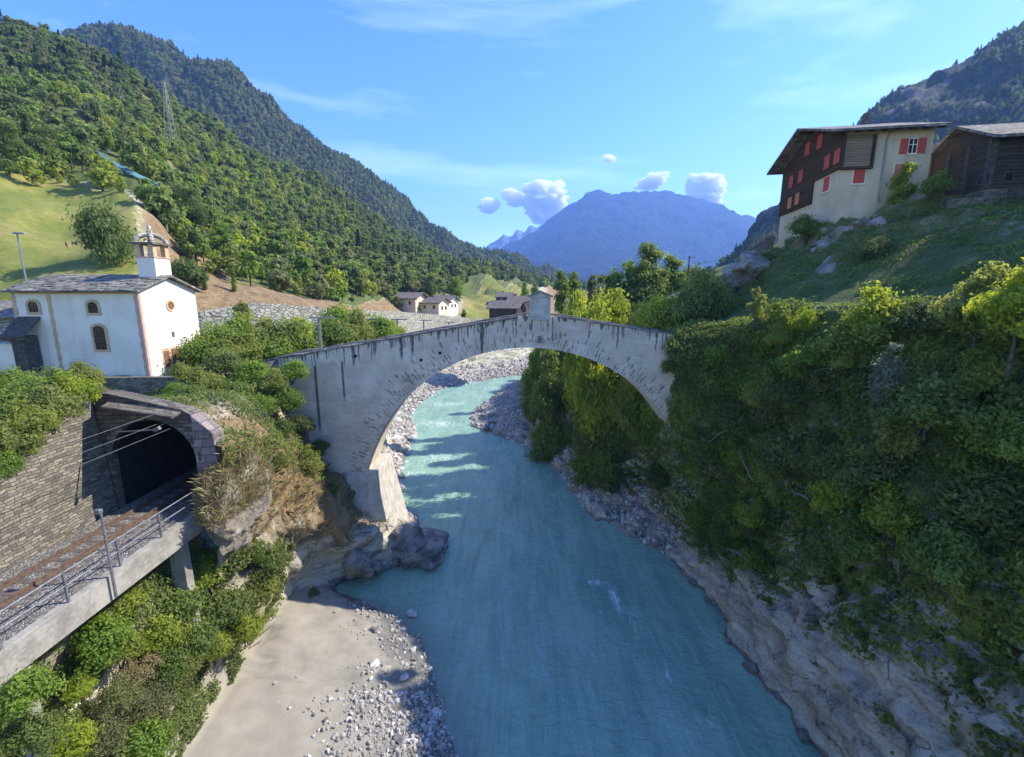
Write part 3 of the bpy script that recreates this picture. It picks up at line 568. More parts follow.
lshore = smooth_interp(np.clip(P[:, 1], -18, 131), [-18, 8, 17, 20.7, 23, 26, 28.6, 30, 33, 131], [3.4, 1.4, -2.4, -3.9, -4.9, -6.3, -10, -14, -60, -60])
sh = np.clip(1 - (P[:, 0] - lshore) / 3.2, 0, 1) ** 1.5
P[:, 2] = wz
link('water', mesh_np('water', P, grid_faces(ny, nx), M['water'], True, None, {'foam': foam, 'shallow': sh}))['kind'] = 'structure'

# one sheet of ground to the horizon, below everything
s = 5300.0
V = [(-3600, -250, -3), (3600, -250, -3), (3600, s, -3), (-3600, s, -3)]
go = link('ground', mesh_np('ground', V, [(0, 1, 2, 3)], M['forest_floor'])); tag(go, kind='structure')

def hill(name, cols, rows, mat, nx=140, ny=70, amp=0.04, seed=0, back=1.35, rough=0.5, meadow=None, backz=-5, sy=1.0):
    """rows: list of (py list, Y list) seen at columns px; the surface is a real slope with its own depth"""
    grid = np.array([[at(px, py, Y) for px, py, Y in zip(cols, r[0], r[1])] for r in rows])
    bk = grid[-1].copy(); bk[:, :2] *= back; bk[:, 2] = backz
    grid = np.concatenate([grid, bk[None]], 0)
    tx = np.linspace(0, len(cols) - 1, nx); ty = np.concatenate([np.linspace(0, len(rows) - 1, ny), np.linspace(len(rows) - 1, len(rows), 10)[1:]])
    A = np.zeros((grid.shape[0], nx, 3))
    for r in range(grid.shape[0]):
        for k in range(3): A[r, :, k] = smooth_interp(tx, np.arange(len(cols)), grid[r, :, k])
    B = np.zeros((len(ty), nx, 3))
    for c in range(nx):
        for k in range(3): B[:, c, k] = smooth_interp(ty, np.arange(grid.shape[0]), A[:, c, k])
    n = normals(B); n *= np.sign(n[:, :, 2:3] + 1e-9)
    P = B.reshape(-1, 3); dist = np.linalg.norm(P[:, :2], axis=1)
    base = np.median(dist)
    d = fbm(P, base * 0.12, 6, seed, rough) - 0.6 * np.abs(fbm(P * np.array([1, 1, .4]), base * 0.09, 5, seed + 5, rough))
    P = P + n.reshape(-1, 3) * (d * amp * np.minimum(dist, base * 1.6))[:, None]
    Q = grid_faces(len(ty), nx)
    if np.cross(B[0, 1] - B[0, 0], B[1, 0] - B[0, 0])[2] < 0: Q = Q[:, ::-1]
    attrs = {a: np.zeros(len(P)) for a in ATT}
    if meadow is not None:
        T = np.repeat(ty, nx)
        for k2, v2 in meadow(np.tile(tx, len(ty)), T, P).items(): attrs[k2] = v2
    o = link(name, mesh_np(name, P, Q, mat, True, None, attrs)); tag(o, kind='structure')
    return o, P.reshape(B.shape), ty

HC = [-200, -60, 0, 60, 130, 200, 270, 340, 400, 450, 500, 560, 620]
HR = [([395, 395, 395, 395, 390, 385, 375, 362, 345, 338, 330, 318, 308], [34, 37, 39, 40, 42, 46, 52, 66, 108, 130, 160, 290, 400]),
      ([300, 300, 298, 290, 285, 302, 302, 308, 311, 314, 309, 302, 298], [44, 47, 49, 50, 52, 58, 66, 80, 130, 150, 185, 330, 450]),
      ([120, 150, 162, 180, 188, 262, 292, 300, 297, 299, 286, 290, 293], [76, 81, 84, 86, 84, 80, 79, 92, 152, 178, 260, 420, 520]),
      ([60, 90, 100, 110, 145, 190, 225, 250, 262, 272, 272, 286, 291], [140, 145, 150, 155, 160, 165, 170, 185, 240, 300, 400, 500, 600]),
      ([28, 42, 51, 63, 93, 128, 166, 207, 242, 265, 282, 293, 298], [290, 295, 300, 305, 315, 325, 340, 370, 420, 490, 590, 680, 780])]
def lm(tx, ty, P):
    nzv = fbm(P, 22, 4, 77)
    low = np.clip(2.25 - ty + 0.25 * nzv, 0, 1)
    left = np.clip((4.6 - tx) * 1.2, 0, 1); field = np.clip(1 - np.abs(tx - 9.9) * 1.0, 0, 1)
    me_ = np.clip(low * 4, 0, 1) * np.clip(left + field * 1.6, 0, 1)
    dr = np.clip(low * 4, 0, 1) * (1 - me_) * (1 - np.clip(field * 1.6, 0, 1)) * 1.1
    fo = np.clip(1 - low * 4, 0, 1)
    return {'meadow': me_, 'dry': dr * 0.9 + fo * 0.45 * (nzv > 0.25), 'grass': fo}
hill_o, GH, TH = hill('hill', HC, HR, M['ground'], 200, 130, 0.02, 31, 1.4, 0.5, lm)

C2 = [-120, 40, 90, 130, 165, 200, 270, 330, 380, 420, 460, 500, 550, 600, 660, 720]
R2 = [([200, 190, 190, 190, 200, 210, 235, 255, 275, 285, 292, 297, 300, 302, 304, 305], [430, 430, 430, 430, 440, 450, 470, 500, 530, 570, 620, 690, 800, 900, 1000, 1100]),
      ([130, 120, 112, 110, 118, 130, 165, 197, 228, 247, 264, 274, 284, 292, 297, 299], [540, 540, 540, 545, 550, 560, 580, 610, 640, 690, 740, 800, 900, 1000, 1100, 1200]),
      ([72, 61, 47, 40, 47, 63, 104, 149, 192, 216, 244, 259, 273, 287, 294, 297], [690, 690, 690, 695, 700, 710, 730, 760, 800, 850, 900, 960, 1050, 1150, 1250, 1350])]
mount_o, GM, TM = hill('mountain', C2, R2, M['forest_floor'], 200, 110, 0.022, 41, 1.35, 0.55)

C3 = [425, 460, 500, 525, 548, 570, 590, 620, 655, 700, 730, 760, 800, 860, 940]
R3 = [([303] * 15, [2100] * 15), ([292, 285, 272, 262, 250, 240, 238, 245, 252, 252, 252, 255, 262, 275, 290], [3000] * 15),
      ([284, 268, 253, 238, 222, 204, 192, 195, 196, 204, 212, 224, 246, 268, 290], [3900] * 15)]
far_o, GF, TF = hill('mountain', C3, R3, M['far_hill'], 300, 160, 0.012, 51, 1.25, 0.6)
C4 = [440, 465, 480, 490, 497, 504, 511, 517, 524, 530, 537, 545, 560, 600]
R4 = [([300] * 14, [4300] * 14), ([285, 272, 262, 256, 254, 252, 252, 250, 248, 247, 246, 246, 250, 270], [4600] * 14),
      ([278, 262, 251, 243, 238, 233, 235, 229, 232, 226, 228, 224, 232, 262], [4850] * 14)]
alp_o, GA, TA = hill('mountain', C4, R4, M['alp'], 160, 70, 0.006, 61, 1.06, 0.6)
C5 = [655, 690, 715, 740, 770, 800, 830, 870, 900, 940, 980, 1024, 1100, 1200]
R5 = [([303] * 14, [190, 190, 190, 190, 185, 180, 175, 170, 165, 160, 160, 160, 160, 160]),
      ([302, 299, 292, 283, 272, 258, 240, 218, 205, 195, 185, 172, 150, 120], [300, 300, 300, 300, 300, 300, 300, 300, 300, 300, 300, 300, 300, 300]),
      ([302, 291, 273, 248, 215, 186, 155, 116, 102, 82, 62, 30, -10, -60], [520, 520, 520, 520, 520, 520, 525, 530, 540, 540, 550, 560, 570, 580])]
rm_o, GRM, TRM = hill('mountain', C5, R5, M['rocky_hill'], 180, 110, 0.016, 71, 1.4, 0.55)
# ------------------------------------------------------------------ old stone bridge
BCX, BCZ, BR = 1.2, 4.7, 13.2
BY0, BY1 = 34.0, 37.7
def btop(x):
    z = 20.32 - 0.172 * (math.sqrt((x - 2.0) ** 2 + 0.5) - 0.7) if x < 2 else 20.32 - 0.155 * (math.sqrt((x - 2.0) ** 2 + 0.5) - 0.7)
    return z + 0.03 * math.sin(x * 1.7) + 0.02 * math.sin(x * 4.1)
def bsof(x):
    d = abs(x - BCX)
    return 10.3 if x > BCX + 11.75 else (BCZ + math.sqrt(BR * BR - d * d) if d < 12.78 else 3.0)
bridge = thing('stone_bridge', 'old humpbacked stone arch bridge with streaked grey walls spanning the turquoise river', 'bridge', (BCX, BY0, 0))
xs_ = sorted(set(list(np.arange(-19, 16.6, 0.22)) + [BCX - 12.78, BCX - 12.77, BCX + 11.745, BCX + 11.755]))
NZ = 26; V = []; ang = []; rad = []; dtp = []
for x in xs_:
    zt = btop(x); zb = bsof(x); ring = []
    for k in range(NZ): ring.append((x, BY0, zb + (zt - zb) * k / (NZ - 1)))
    ring += [(x, BY0 + .38, zt), (x, BY0 + .38, zt - .95), (x, BY1 - .38, zt - .95), (x, BY1 - .38, zt)]
    for k in range(NZ): ring.append((x, BY1, zt + (zb - zt) * k / (NZ - 1)))
    for p in ring:
        V.append(p); a = math.atan2(p[2] - BCZ, p[0] - BCX); ang.append(a * BR); rad.append(math.hypot(p[2] - BCZ, p[0] - BCX) - BR); dtp.append(zt - p[2])
V = np.array(V); m = 2 * NZ + 4; nX = len(xs_)
V[:, 1] += np.where(V[:, 1] < BY0 + .1, 0.045, 0) * fbm(V, 0.8, 3, 3)
idx = np.arange(nX - 1)[:, None] * m + np.arange(m)[None, :]; nxt = np.arange(nX - 1)[:, None] * m + (np.arange(m)[None, :] + 1) % m
Q = np.stack([idx, idx + m, nxt + m, nxt], -1).reshape(-1, 4)
me = mesh_np('bridge_wall', V - np.array([BCX, BY0, 0]), Q, M['bridge'], False, None, {'ang': ang, 'rad': rad, 'dtop': dtp})
link('bridge_wall', me, bridge)
for y in (BY0 + .17, BY1 - .17):
    c = MB(); x = -19.0; r_ = random.Random(4); split_ = False
    while x < 16.4:
        L = r_.uniform(.55, 1.1)
        if x > 1.0 and y < 35 and not split_: c.build('coping', M['coping'], bridge); c = MB(); split_ = True
        if not (x + L > 1.2 and x < 3.0 and y < 35):
            z0, z1 = btop(x), btop(x + L); t = r_.uniform(.1, .15); d = r_.uniform(-.02, .03)
            a0, a1 = y - .27 + d, y + .27 + d
            c.hexa([(x, a0, z0 + .004), (x + L, a0, z1 + .004), (x + L, a1, z1 + .004), (x, a1, z0 + .004),
                    (x, a0, z0 + t), (x + L, a0, z1 + t), (x + L, a1, z1 + t), (x, a1, z0 + t)])
        x += L
    c.build('coping', M['coping'], bridge)
c = MB(); c.bb(1.32, 2.88, BY0 - .12, BY0 + .45, btop(2) - .35, 21.62)
c.prism([(1.32, BY0 - .12, 21.62), (2.88, BY0 - .12, 21.62), (2.78, BY0 - .12, 21.8), (2.1, BY0 - .12, 21.98), (1.42, BY0 - .12, 21.8)], (0, .57, 0))
ms = c.build('memorial_stone', M['bridge_plain'], bridge, .03)
c = MB()
c.hexa([(1.18, BY0 - .22, 21.66), (2.1, BY0 - .22, 22.02), (2.1, BY0 + .55, 22.02), (1.18, BY0 + .55, 21.66), (1.18, BY0 - .22, 21.78), (2.1, BY0 - .22, 22.14), (2.1, BY0 + .55, 22.14), (1.18, BY0 + .55, 21.78)])
c.hexa([(2.102, BY0 - .22, 22.02), (3.02, BY0 - .22, 21.66), (3.02, BY0 + .55, 21.66), (2.102, BY0 + .55, 22.02), (2.102, BY0 - .22, 22.14), (3.02, BY0 - .22, 21.78), (3.02, BY0 + .55, 21.78), (2.102, BY0 + .55, 22.14)])
c.build('cap_slab', M['coping'], ms)
c = MB(); c.bb(1.95, 2.25, BY0 - .07, BY0 + .1, 18.35, 18.75); c.bb(1.88, 2.32, BY0 - .09, BY0 + .1, 18.28, 18.35)
c.build('keystone_plaque', M['coping'], bridge)
for (px, py) in ((355.5, 356), (421, 360), (440, 353)):
    p = at(px, py, BY0); c = MB(); c.tube([(p.x, BY0 - .03, p.z), (p.x, BY0 + .2, p.z)], .13, 8); c.build('drain_hole', M['dark'], bridge)  # solid plug, the dark of the hole is painted by its near-black colour
c = MB()   # battered pier foot under the left springing
c.hexa([(-14.2, 33.75, 0.8), (-9.75, 33.75, 0.8), (-9.3, 38.6, 0.4), (-14.2, 38.6, 0.4), (-13.6, 33.95, 7.9), (-10.85, 33.95, 7.9), (-10.85, 38.4, 7.9), (-13.6, 38.4, 7.9)])
c.build('abutment', M['bridge_plain'], bridge, .06)

# ------------------------------------------------------------------ railway: track, retaining wall, portal, viaduct
TXc = -17.38
bal = MB()
for i in range(40):
    y0 = -18 + i * 1.4; y1 = y0 + 1.4
    if y1 > 27: break
    bal.hexa([(-19.25, y0, 11.0), (-15.12, y0, 11.0), (-15.12, y1, 11.0), (-19.25, y1, 11.0), (-18.9, y0, 11.78), (-15.16, y0, 11.765), (-15.16, y1, 11.765), (-18.9, y1, 11.78)])
def mk_ballast():
    g = G('ballast'); p = g.pos(); d = g.n('TexVoronoi', 0, p_feature='DISTANCE_TO_EDGE', Vector=p, Scale=13.0); v = g.n('SeparateColor', 0, Color=g.n('TexVoronoi', 1, Vector=p, Scale=13.0))
    c = g.mix(g.rng(d, 0, .1), (.04, .037, .034), g.ramp(v, [(0, (.14, .125, .11)), (.6, (.26, .24, .21)), (1, (.42, .4, .36))]))
    return g.end(g.surf(c, .95, g.bump(g.math('ADD', d, g.math('MULTIPLY', v, .4)), 1.0, .08), .2))
M['ballast'] = mk_ballast()
ob = bal.build('gravel', M['ballast']); tag(ob, kind='structure')
track = thing('railway_track', 'single narrow gauge railway track with rusty rails running into the dark tunnel', 'railway track', (TXc, 10, 11.72))
for sx in (-.5, .5):
    c = MB(); x = TXc + sx
    c.bb(x - .06, x + .06, -16, 27, 11.80, 11.83); c.bb(x - .012, x + .012, -16, 27, 11.83, 11.93); c.bb(x - .034, x + .034, -16, 27, 11.93, 11.97)
    c.build('rail', M['rust'], track)
for i in range(64):
    y = -15.8 + i * .66; c = MB(); c.box((TXc + rnd.uniform(-.03, .03), y, 11.725), (1.9, .23, .12)); c.build('sleeper', M['tie'], track)

rw = MB()
n_ = 40
for i in range(n_):
    y0 = -18 + 38.5 * i / n_; y1 = -18 + 38.5 * (i + 1) / n_
    h0 = 17.35 + .12 * math.sin(y0 * .9); h1 = 17.35 + .12 * math.sin(y1 * .9)
    rw.hexa([(-20.3, y0, 10.8), (-19.25, y0, 10.8), (-19.25, y1, 10.8), (-20.3, y1, 10.8), (-20.3, y0, h0), (-19.72, y0, h0), (-19.72, y1, h1), (-20.3, y1, h1)])
tag(rw.build('retaining_wall', M['stone_grey']), 'long sunlit grey rubble retaining wall rising beside the railway track', 'wall')

PY = 20.6
portal = thing('tunnel_portal', 'dark stone tunnel portal arch swallowing the railway track below the chapel', 'tunnel portal', (-17.25, PY, 11.2))
acx, acz, ar = -17.25, 14.05, 2.02
arc = [(acx - ar * math.cos(math.pi * k / 24), acz + ar * math.sin(math.pi * k / 24)) for k in range(25)]
def ptop(x): return 17.35 if x < -19.0 else (17.35 + (x + 19.0) * (16.55 - 17.35) / 3.4 if x < -15.6 else 16.55 + (x + 15.6) * (15.5 - 16.55) / 1.9)
pw = MB()
prev = None
for i in range(24):       # wall above the arch, in vertical strips
    (xa, za), (xb, zb) = arc[i], arc[i + 1]
    pw.hexa([(xa, PY, za), (xb, PY, zb), (xb, PY + .8, zb), (xa, PY + .8, za), (xa, PY, ptop(xa)), (xb, PY, ptop(xb)), (xb, PY + .8, ptop(xb)), (xa, PY + .8, ptop(xa))])
pw.bb(-21.5, acx - ar, PY, PY + .8, 10.8, 17.35)
pw.build('portal_wall', M['stone_dark'], portal)
c = MB(); c.hexa([(acx + ar, PY - .05, 10.8), (-14.35, PY + .15, 10.8), (-14.35, PY + .95, 10.8), (acx + ar, PY + .8, 10.8), (acx + ar, PY - .05, ptop(-15.23)), (-14.35, PY + .15, 15.35), (-14.35, PY + .95, 15.35), (acx + ar, PY + .8, ptop(-15.23))])
c.build('wing_wall', M['stone_pink'], portal, .04)
c = MB()
for i in range(24):
    (xa, za), (xb, zb) = arc[i], arc[i + 1]; f = 1.12
    o = lambda x, z: (acx + (x - acx) * f, acz + (z - acz) * f)
    (xc, zc), (xd, zd) = o(xb, zb), o(xa, za)
    c.hexa([(xa, PY - .02, za), (xb, PY - .02, zb), (xb, PY + .3, zb), (xa, PY + .3, za), (xd, PY - .02, zd), (xc, PY - .02, zc), (xc, PY + .3, zc), (xd, PY + .3, zd)])
c.build('arch_ring', M['stone_dark'], portal)
c = MB(); c.hexa([(-18.9, PY - .55, 16.75), (-15.7, PY - .55, 16.25), (-15.6, PY + .5, 16.5), (-19.0, PY + .5, 17.0), (-18.9, PY - .55, 16.87), (-15.7, PY - .55, 16.37), (-15.6, PY + .5, 16.62), (-19.0, PY + .5, 17.12)])
c.build('canopy_slab', M['stone_dark'], portal, .02)
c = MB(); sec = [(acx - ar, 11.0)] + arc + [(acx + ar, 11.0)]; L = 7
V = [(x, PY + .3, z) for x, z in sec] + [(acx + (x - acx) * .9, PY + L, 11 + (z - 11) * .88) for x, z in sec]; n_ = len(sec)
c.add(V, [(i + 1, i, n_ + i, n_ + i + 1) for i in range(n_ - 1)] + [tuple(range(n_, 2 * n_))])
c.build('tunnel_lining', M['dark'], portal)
c = MB(); c.tube([(-18.1, PY - .9, 15.75), (-16.1, PY - 1.0, 15.9)], .035, 6); c.tube([(-16.3, PY - 1.0, 15.88), (-16.1, PY - .1, 16.1)], .03, 6); c.tube([(-16.25, PY - .95, 15.84), (-16.0, PY - .95, 15.96)], .09, 8)
c.build('catenary_bracket', M['wire'], portal)

via = thing('railway_viaduct', 'pale concrete railway ledge on pillars above the green riverside bushes', 'viaduct', (-15.2, 8, 10.8))
c = MB(); c.bb(-15.75, -14.85, -18, 19.95, 11.35, 11.74); c.bb(-15.1, -14.852, -18, 19.948, 10.75, 11.348); c.build('deck_edge', M['concrete'], via, .02)
for y in (5.5, 12.0, 19.0):
    c = MB(); c.hexa([(-15.7, y - .24, 4.5), (-15.05, y - .24, 4.5), (-15.05, y + .24, 4.5), (-15.7, y + .24, 4.5), (-15.8, y - .22, 11.345), (-15.14, y - .22, 11.345), (-15.14, y + .22, 11.345), (-15.8, y + .22, 11.345)])
    c.build('pillar', M['concrete'], via, .02)
rail = thing('railing', 'grey two bar iron railing along the outer edge of the railway ledge', 'railing', (-14.95, 8, 11.74))
pys = [19.75, 17.6, 15.55, 13.5, 11.45, 9.4, 7.3, 5.2, 3.1]
for y in pys:
    c = MB(); c.bb(-14.99, -14.92, y - .035, y + .035, 11.5, 12.86); c.build('post', M['iron'], rail)
for z in (12.84, 12.36):
    c = MB(); c.tube([(-14.955, 3, z), (-14.955, 19.8, z)], .028, 6); c.build('bar', M['iron'], rail)
lp = thing('marker_post', 'thin grey metal post with a small box head beside the railway railing', 'post', (-14.62, 14.9, 11.2))
c = MB(); c.tube([(-14.7, 14.9, 10.9), (-14.7, 14.9, 14.25)], [.05, .04], 8); c.build('pole', M['iron'], lp)
c = MB(); c.box((-14.76, 14.88, 14.33), (.22, .16, .16)); c.build('head_box', M['iron'], lp, .02)
for (x, z, lab) in ((-16.1, 15.66, 'lowest'), (-16.35, 16.0, 'middle'), (-16.55, 16.42, 'topmost')):
    c = MB(); pts = [(x, y, z + .00035 * (y - 8) ** 2) for y in np.linspace(-15, 20.4, 22)]; c.tube(pts, .011, 5)
    tag(c.build('overhead_wire', M['wire']), lab + ' of three overhead wires leading into the tunnel portal', 'wire', 'overhead wires above the railway')

# ------------------------------------------------------------------ chapel
CX0, CX1, CY0, CY1, CZ0, CZE, CZR = -36.15, -27.0, 33.0, 39.0, 14.6, 22.2, 23.25
chapel = thing('chapel', 'white chapel with ochre corner trim and an open bell turret on its slate roof', 'chapel', ((CX0 + CX1) / 2, 36, CZ0))
c = MB(); ym = (CY0 + CY1) / 2
c.prism([(CX1, CY0, CZ0), (CX1, CY1, CZ0), (CX1, CY1, CZE), (CX1, ym, CZR - .12), (CX1, CY0, CZE)], (CX0 - CX1, 0, 0)); c.build('wall', M['white'], chapel)
roof = MB(); sl_ = (CZR - CZE) / (ym - CY0); e = .45; ov = .38
for sg in (-1, 1):
    yo = ym + sg * (ym - CY0 + e); zo = CZR - sl_ * (ym - CY0 + e)
    a = [(CX0 - .16, yo, zo), (CX1 + ov, yo, zo), (CX1 + ov, ym, CZR), (CX0 - .16, ym, CZR)]
    roof.hexa([(p[0], p[1], p[2] - .02) for p in a] + [(p[0], p[1], p[2] + .13) for p in a] if sg < 0 else [(p[0], p[1], p[2] - .02) for p in reversed(a)] + [(p[0], p[1], p[2] + .13) for p in reversed(a)])
r_ = random.Random(9)   # irregular stone slabs
for k in range(230):
    sg = -1; u_ = r_.uniform(0, 1); x = r_.uniform(CX0 - .16, CX1 + ov - .7); y = ym - u_ * (ym - CY0 + e - .1); z = CZR - sl_ * (ym - y) + .15
    w_, d_ = r_.uniform(.35, .8), r_.uniform(.3, .5)
    roof.hexa([(x, y - d_, z - sl_ * d_), (x + w_, y - d_, z - sl_ * d_), (x + w_, y, z - .02), (x, y, z - .02), (x, y - d_, z - sl_ * d_ + .05), (x + w_, y - d_, z - sl_ * d_ + .05), (x + w_, y, z + .02), (x, y, z + .02)])
roof.build('roof', M['slab'], chapel)
c = MB(); c.bb(CX0 + .05, CX1 - .05, CY0 - .06, CY0 - .004, CZE - .28, CZE - .06); c.build('cornice', M['trim'], chapel)
for x in (CX0 + .16, -33.45, CX1 - .16):
    c = MB(); k = 0; z = CZ0
    while z < CZE - .3:
        h = .42; wd = .2 if k % 2 else .3
        c.bb(x - wd / 2, x + wd / 2, CY0 - .035, CY0 - .002, z, min(z + h - .004, CZE - .29)); z += h; k += 1
    c.build('quoin', M['pink_trim'] if x > -33 else M['trim'], chapel)
c = MB(); c.bb(CX1 + .002, CX1 + .035, CY0 + .0, CY0 + .22, CZ0, CZE - .2); c.build('quoin', M['pink_trim'], chapel)
def arched(x0, x1, z0, z1, rise, n=8):
    return [(x0, z0), (x1, z0)] + [((x0 + x1) / 2 + (x1 - x0) / 2 * math.cos(math.pi * k / n), z1 - rise + rise * math.sin(math.pi * k / n)) for k in range(n + 1)]
def chapel_window(x, z, w_, h, label=None):
    c = MB(); fr = .17
    for a, b in zip(arched(x - w_ / 2 - fr, x + w_ / 2 + fr, z - h / 2 - fr, z + h / 2 + fr, .4), arched(x - w_ / 2, x + w_ / 2, z - h / 2, z + h / 2, .28)): pass
    A = arched(x - w_ / 2 - fr, x + w_ / 2 + fr, z - h / 2 - fr, z + h / 2 + fr, .42); B = arched(x - w_ / 2, x + w_ / 2, z - h / 2, z + h / 2, .3)
    n = len(A); y0, y1 = CY0 - .07, CY0 - .001
    for i in range(n):
        j = (i + 1) % n
        c.hexa([(A[i][0], y0, A[i][1]), (A[j][0], y0, A[j][1]), (A[j][0], y1, A[j][1]), (A[i][0], y1, A[i][1]), (B[i][0], y0, B[i][1]), (B[j][0], y0, B[j][1]), (B[j][0], y1, B[j][1]), (B[i][0], y1, B[i][1])])
    f = c.build('window', M['trim'], chapel)
    if label: f['label'] = label
    c = MB(); c.prism([(q[0], CY0 - .015, q[1]) for q in B], (0, .012, 0)); c.build('pane', M['glass'], f)
    c = MB()
    for k in (-1, 0, 1): c.bb(x + k * w_ * .27 - .015, x + k * w_ * .27 + .015, CY0 - .045, CY0 - .02, z - h / 2, z + h / 2 - .12)
    for k in range(1, int(h / .3) + 1): c.bb(x - w_ / 2, x + w_ / 2, CY0 - .042, CY0 - .023, z - h / 2 + k * .28 - .012, z - h / 2 + k * .28 + .012)
    c.build('grille', M['rust'], f)
chapel_window(-34.65, 21.0, .72, .78); chapel_window(-30.35, 20.95, .72, .8); chapel_window(-30.2, 18.75, .85, 1.75, 'taller lower arched window')
c = MB()   # round window in the gable
for k in range(16):
    a0, a1 = 2 * math.pi * k / 16, 2 * math.pi * (k + 1) / 16; q = lambda a, r: (36 + r * math.cos(a), 21.0 + r * math.sin(a))
    P4 = [q(a0, .32), q(a1, .32), q(a1, .45), q(a0, .45)]; c.hexa([(CX1 + .06, y, z) for y, z in P4] + [(CX1 + .001, y, z) for y, z in P4])
f = c.build('round_window', M['trim'], chapel)
c = MB(); c.prism([(CX1 + .012, 36 + .32 * math.cos(2 * math.pi * k / 16), 21.0 + .32 * math.sin(2 * math.pi * k / 16)) for k in range(16)], (.012, 0, 0)); c.build('pane', M['brown_wood'], f)
c = MB(); c.bb(CX1 + .002, CX1 + .03, 34.5, 37.3, 15.6, 17.75); c.build('door_surround', M['trim'], chapel)
d = MB(); d.bb(CX1 + .032, CX1 + .08, 35.45, 36.35, 15.6, 17.6); d = d.build('door', M['brown_wood'], chapel)
for y in (34.85, 36.95):
    c = MB(); c.bb(CX1 + .032, CX1 + .075, y - .26, y + .26, 16.3, 17.55); c.build('shutter', M['brown_wood'], chapel)
c = MB(); c.bb(CX1 + .002, CX1 + .05, 35.75, 36.0, 18.55, 18.95); c.build('wall_niche', M['stone_grey'], chapel)
tx0, tx1, ty0, ty1 = -28.55, -27.2, 35.3, 36.9
tw = MB(); tw.bb(tx0, tx1, ty0, ty1, 22.6, 24.62); tw = tw.build('bell_turret', M['white'], chapel)
for x in (tx0 + .18, tx1 - .18):
    for y in (ty0 + .19, ty1 - .19): c = MB(); c.bb(x - .18, x + .18, y - .19, y + .19, 24.704, 25.6); c.build('belfry_pillar', M['trim'], tw)
c = MB(); c.bb(tx0 - .06, tx1 + .06, ty0 - .06, ty1 + .06, 24.622, 24.70); c.build('sill_course', M['pink_trim'], tw)
c = MB(); c.bb(tx0 - .2, tx1 + .2, ty0 - .2, ty1 + .2, 25.602, 25.74); cx_, cy_ = (tx0 + tx1) / 2, (ty0 + ty1) / 2
c.build('belfry_slab', M['stone_dark'], tw)
c = MB()
for a in (0, 90, 180, 270):
    ca, sa = math.cos(R(a + 45)), math.sin(R(a + 45))
    pts = [(cx_ + ca * .92 * math.cos(t), cy_ + sa * 1.02 * math.cos(t), 25.72 + .66 * math.sin(t)) for t in np.linspace(0, 1.45, 7)]
    c.tube(pts, [.17] * 6 + [.15], 6)
c.tube([(cx_, cy_, 26.4), (cx_, cy_, 26.6), (cx_, cy_, 26.75), (cx_, cy_, 27.0), (cx_, cy_, 27.12)], [.2, .2, .1, .13, .04], 8)
c.build('open_cupola', M['stone_pale'], tw)
c = MB(); c.tube([(cx_, cy_, 25.4), (cx_, cy_, 25.3), (cx_, cy_, 25.0), (cx_, cy_, 24.86)], [.08, .2, .26, .36], 12); c.build('bell', M['bronze'], tw)

sh_ = thing('lean_to', 'small dark timber lean-to against the left end of the chapel wall', 'lean-to', (-35.4, 32.3, 16))
c = MB(); c.hexa([(-36.0, 31.6, 18.9), (-34.3, 31.6, 18.9), (-34.3, 33, 20.2), (-36.0, 33, 20.2), (-36.0, 31.6, 19.0), (-34.3, 31.6, 19.0), (-34.3, 33, 20.3), (-36.0, 33, 20.3)]); c.build('roof', M['old_wood'], sh_)
c = MB(); c.bb(-35.6, -34.7, 31.9, 32.9, 15.4, 18.95); c.build('door_panel', M['old_wood'], sh_)
c = MB(); c.bb(-38.5, -34.35, 31.65, 31.8, 18.7, 18.88); c.build('beam', M['old_wood'], sh_)
c = MB(); c.bb(-38.3, -35.65, 32.0, 32.9, 15.4, 18.4); c.build('side_wall', M['white'], sh_)
hut = thing('stone_hut', 'pale stone building cut off at the left edge beside the chapel', 'building', (-40.5, 36, 16))
c = MB(); c.prism([(-37.0, 34, 14.5), (-37.0, 40, 14.5), (-37.0, 40, 20.2), (-37.0, 37, 21.2), (-37.0, 34, 20.2)], (-6, 0, 0)); c.build('wall', M['stone_pale'], hut)
c = MB()
for sg in (-1, 1):
    a = [(-43.3, 37 + sg * 3.4, 20.1), (-36.7, 37 + sg * 3.4, 20.1), (-36.7, 37, 21.25), (-43.3, 37, 21.25)]
    if sg > 0: a.reverse()
    c.hexa(a + [(p[0], p[1], p[2] + .14) for p in a])
c.build('roof', M['slab'], hut)

tw_ = MB(); P0 = [(-40, 31.4), (-31, 31.4), (-24, 31.5), (-20.5, 32.0), (-17.8, 34.0)]; H0 = [16.05, 16.05, 16.1, 16.3, 17.0]
for (a, b), h0, h1 in zip(zip(P0, P0[1:]), H0, H0[1:]):
    tw_.hexa([(a[0], a[1], 12.5), (b[0], b[1], 12.5), (b[0], b[1] + .5, 12.5), (a[0], a[1] + .5, 12.5), (a[0], a[1], h0), (b[0], b[1], h1), (b[0], b[1] + .5, h1), (a[0], a[1] + .5, h0)])
tag(tw_.build('terrace_wall', M['stone_grey'], None, .05), 'low grey stone terrace wall in front of the white chapel', 'wall')
lamp = thing('street_lamp', 'slim grey street lamp standing behind the chapel roof on the meadow edge', 'street lamp', tuple(at(28, 280, 41)))
b = at(28, 290, 41); t = at(25, 234, 41); c = MB(); c.tube([(b.x, 41, 19), (b.x, 41, t.z)], [.09, .06], 8); c.build('pole', M['iron'], lamp)
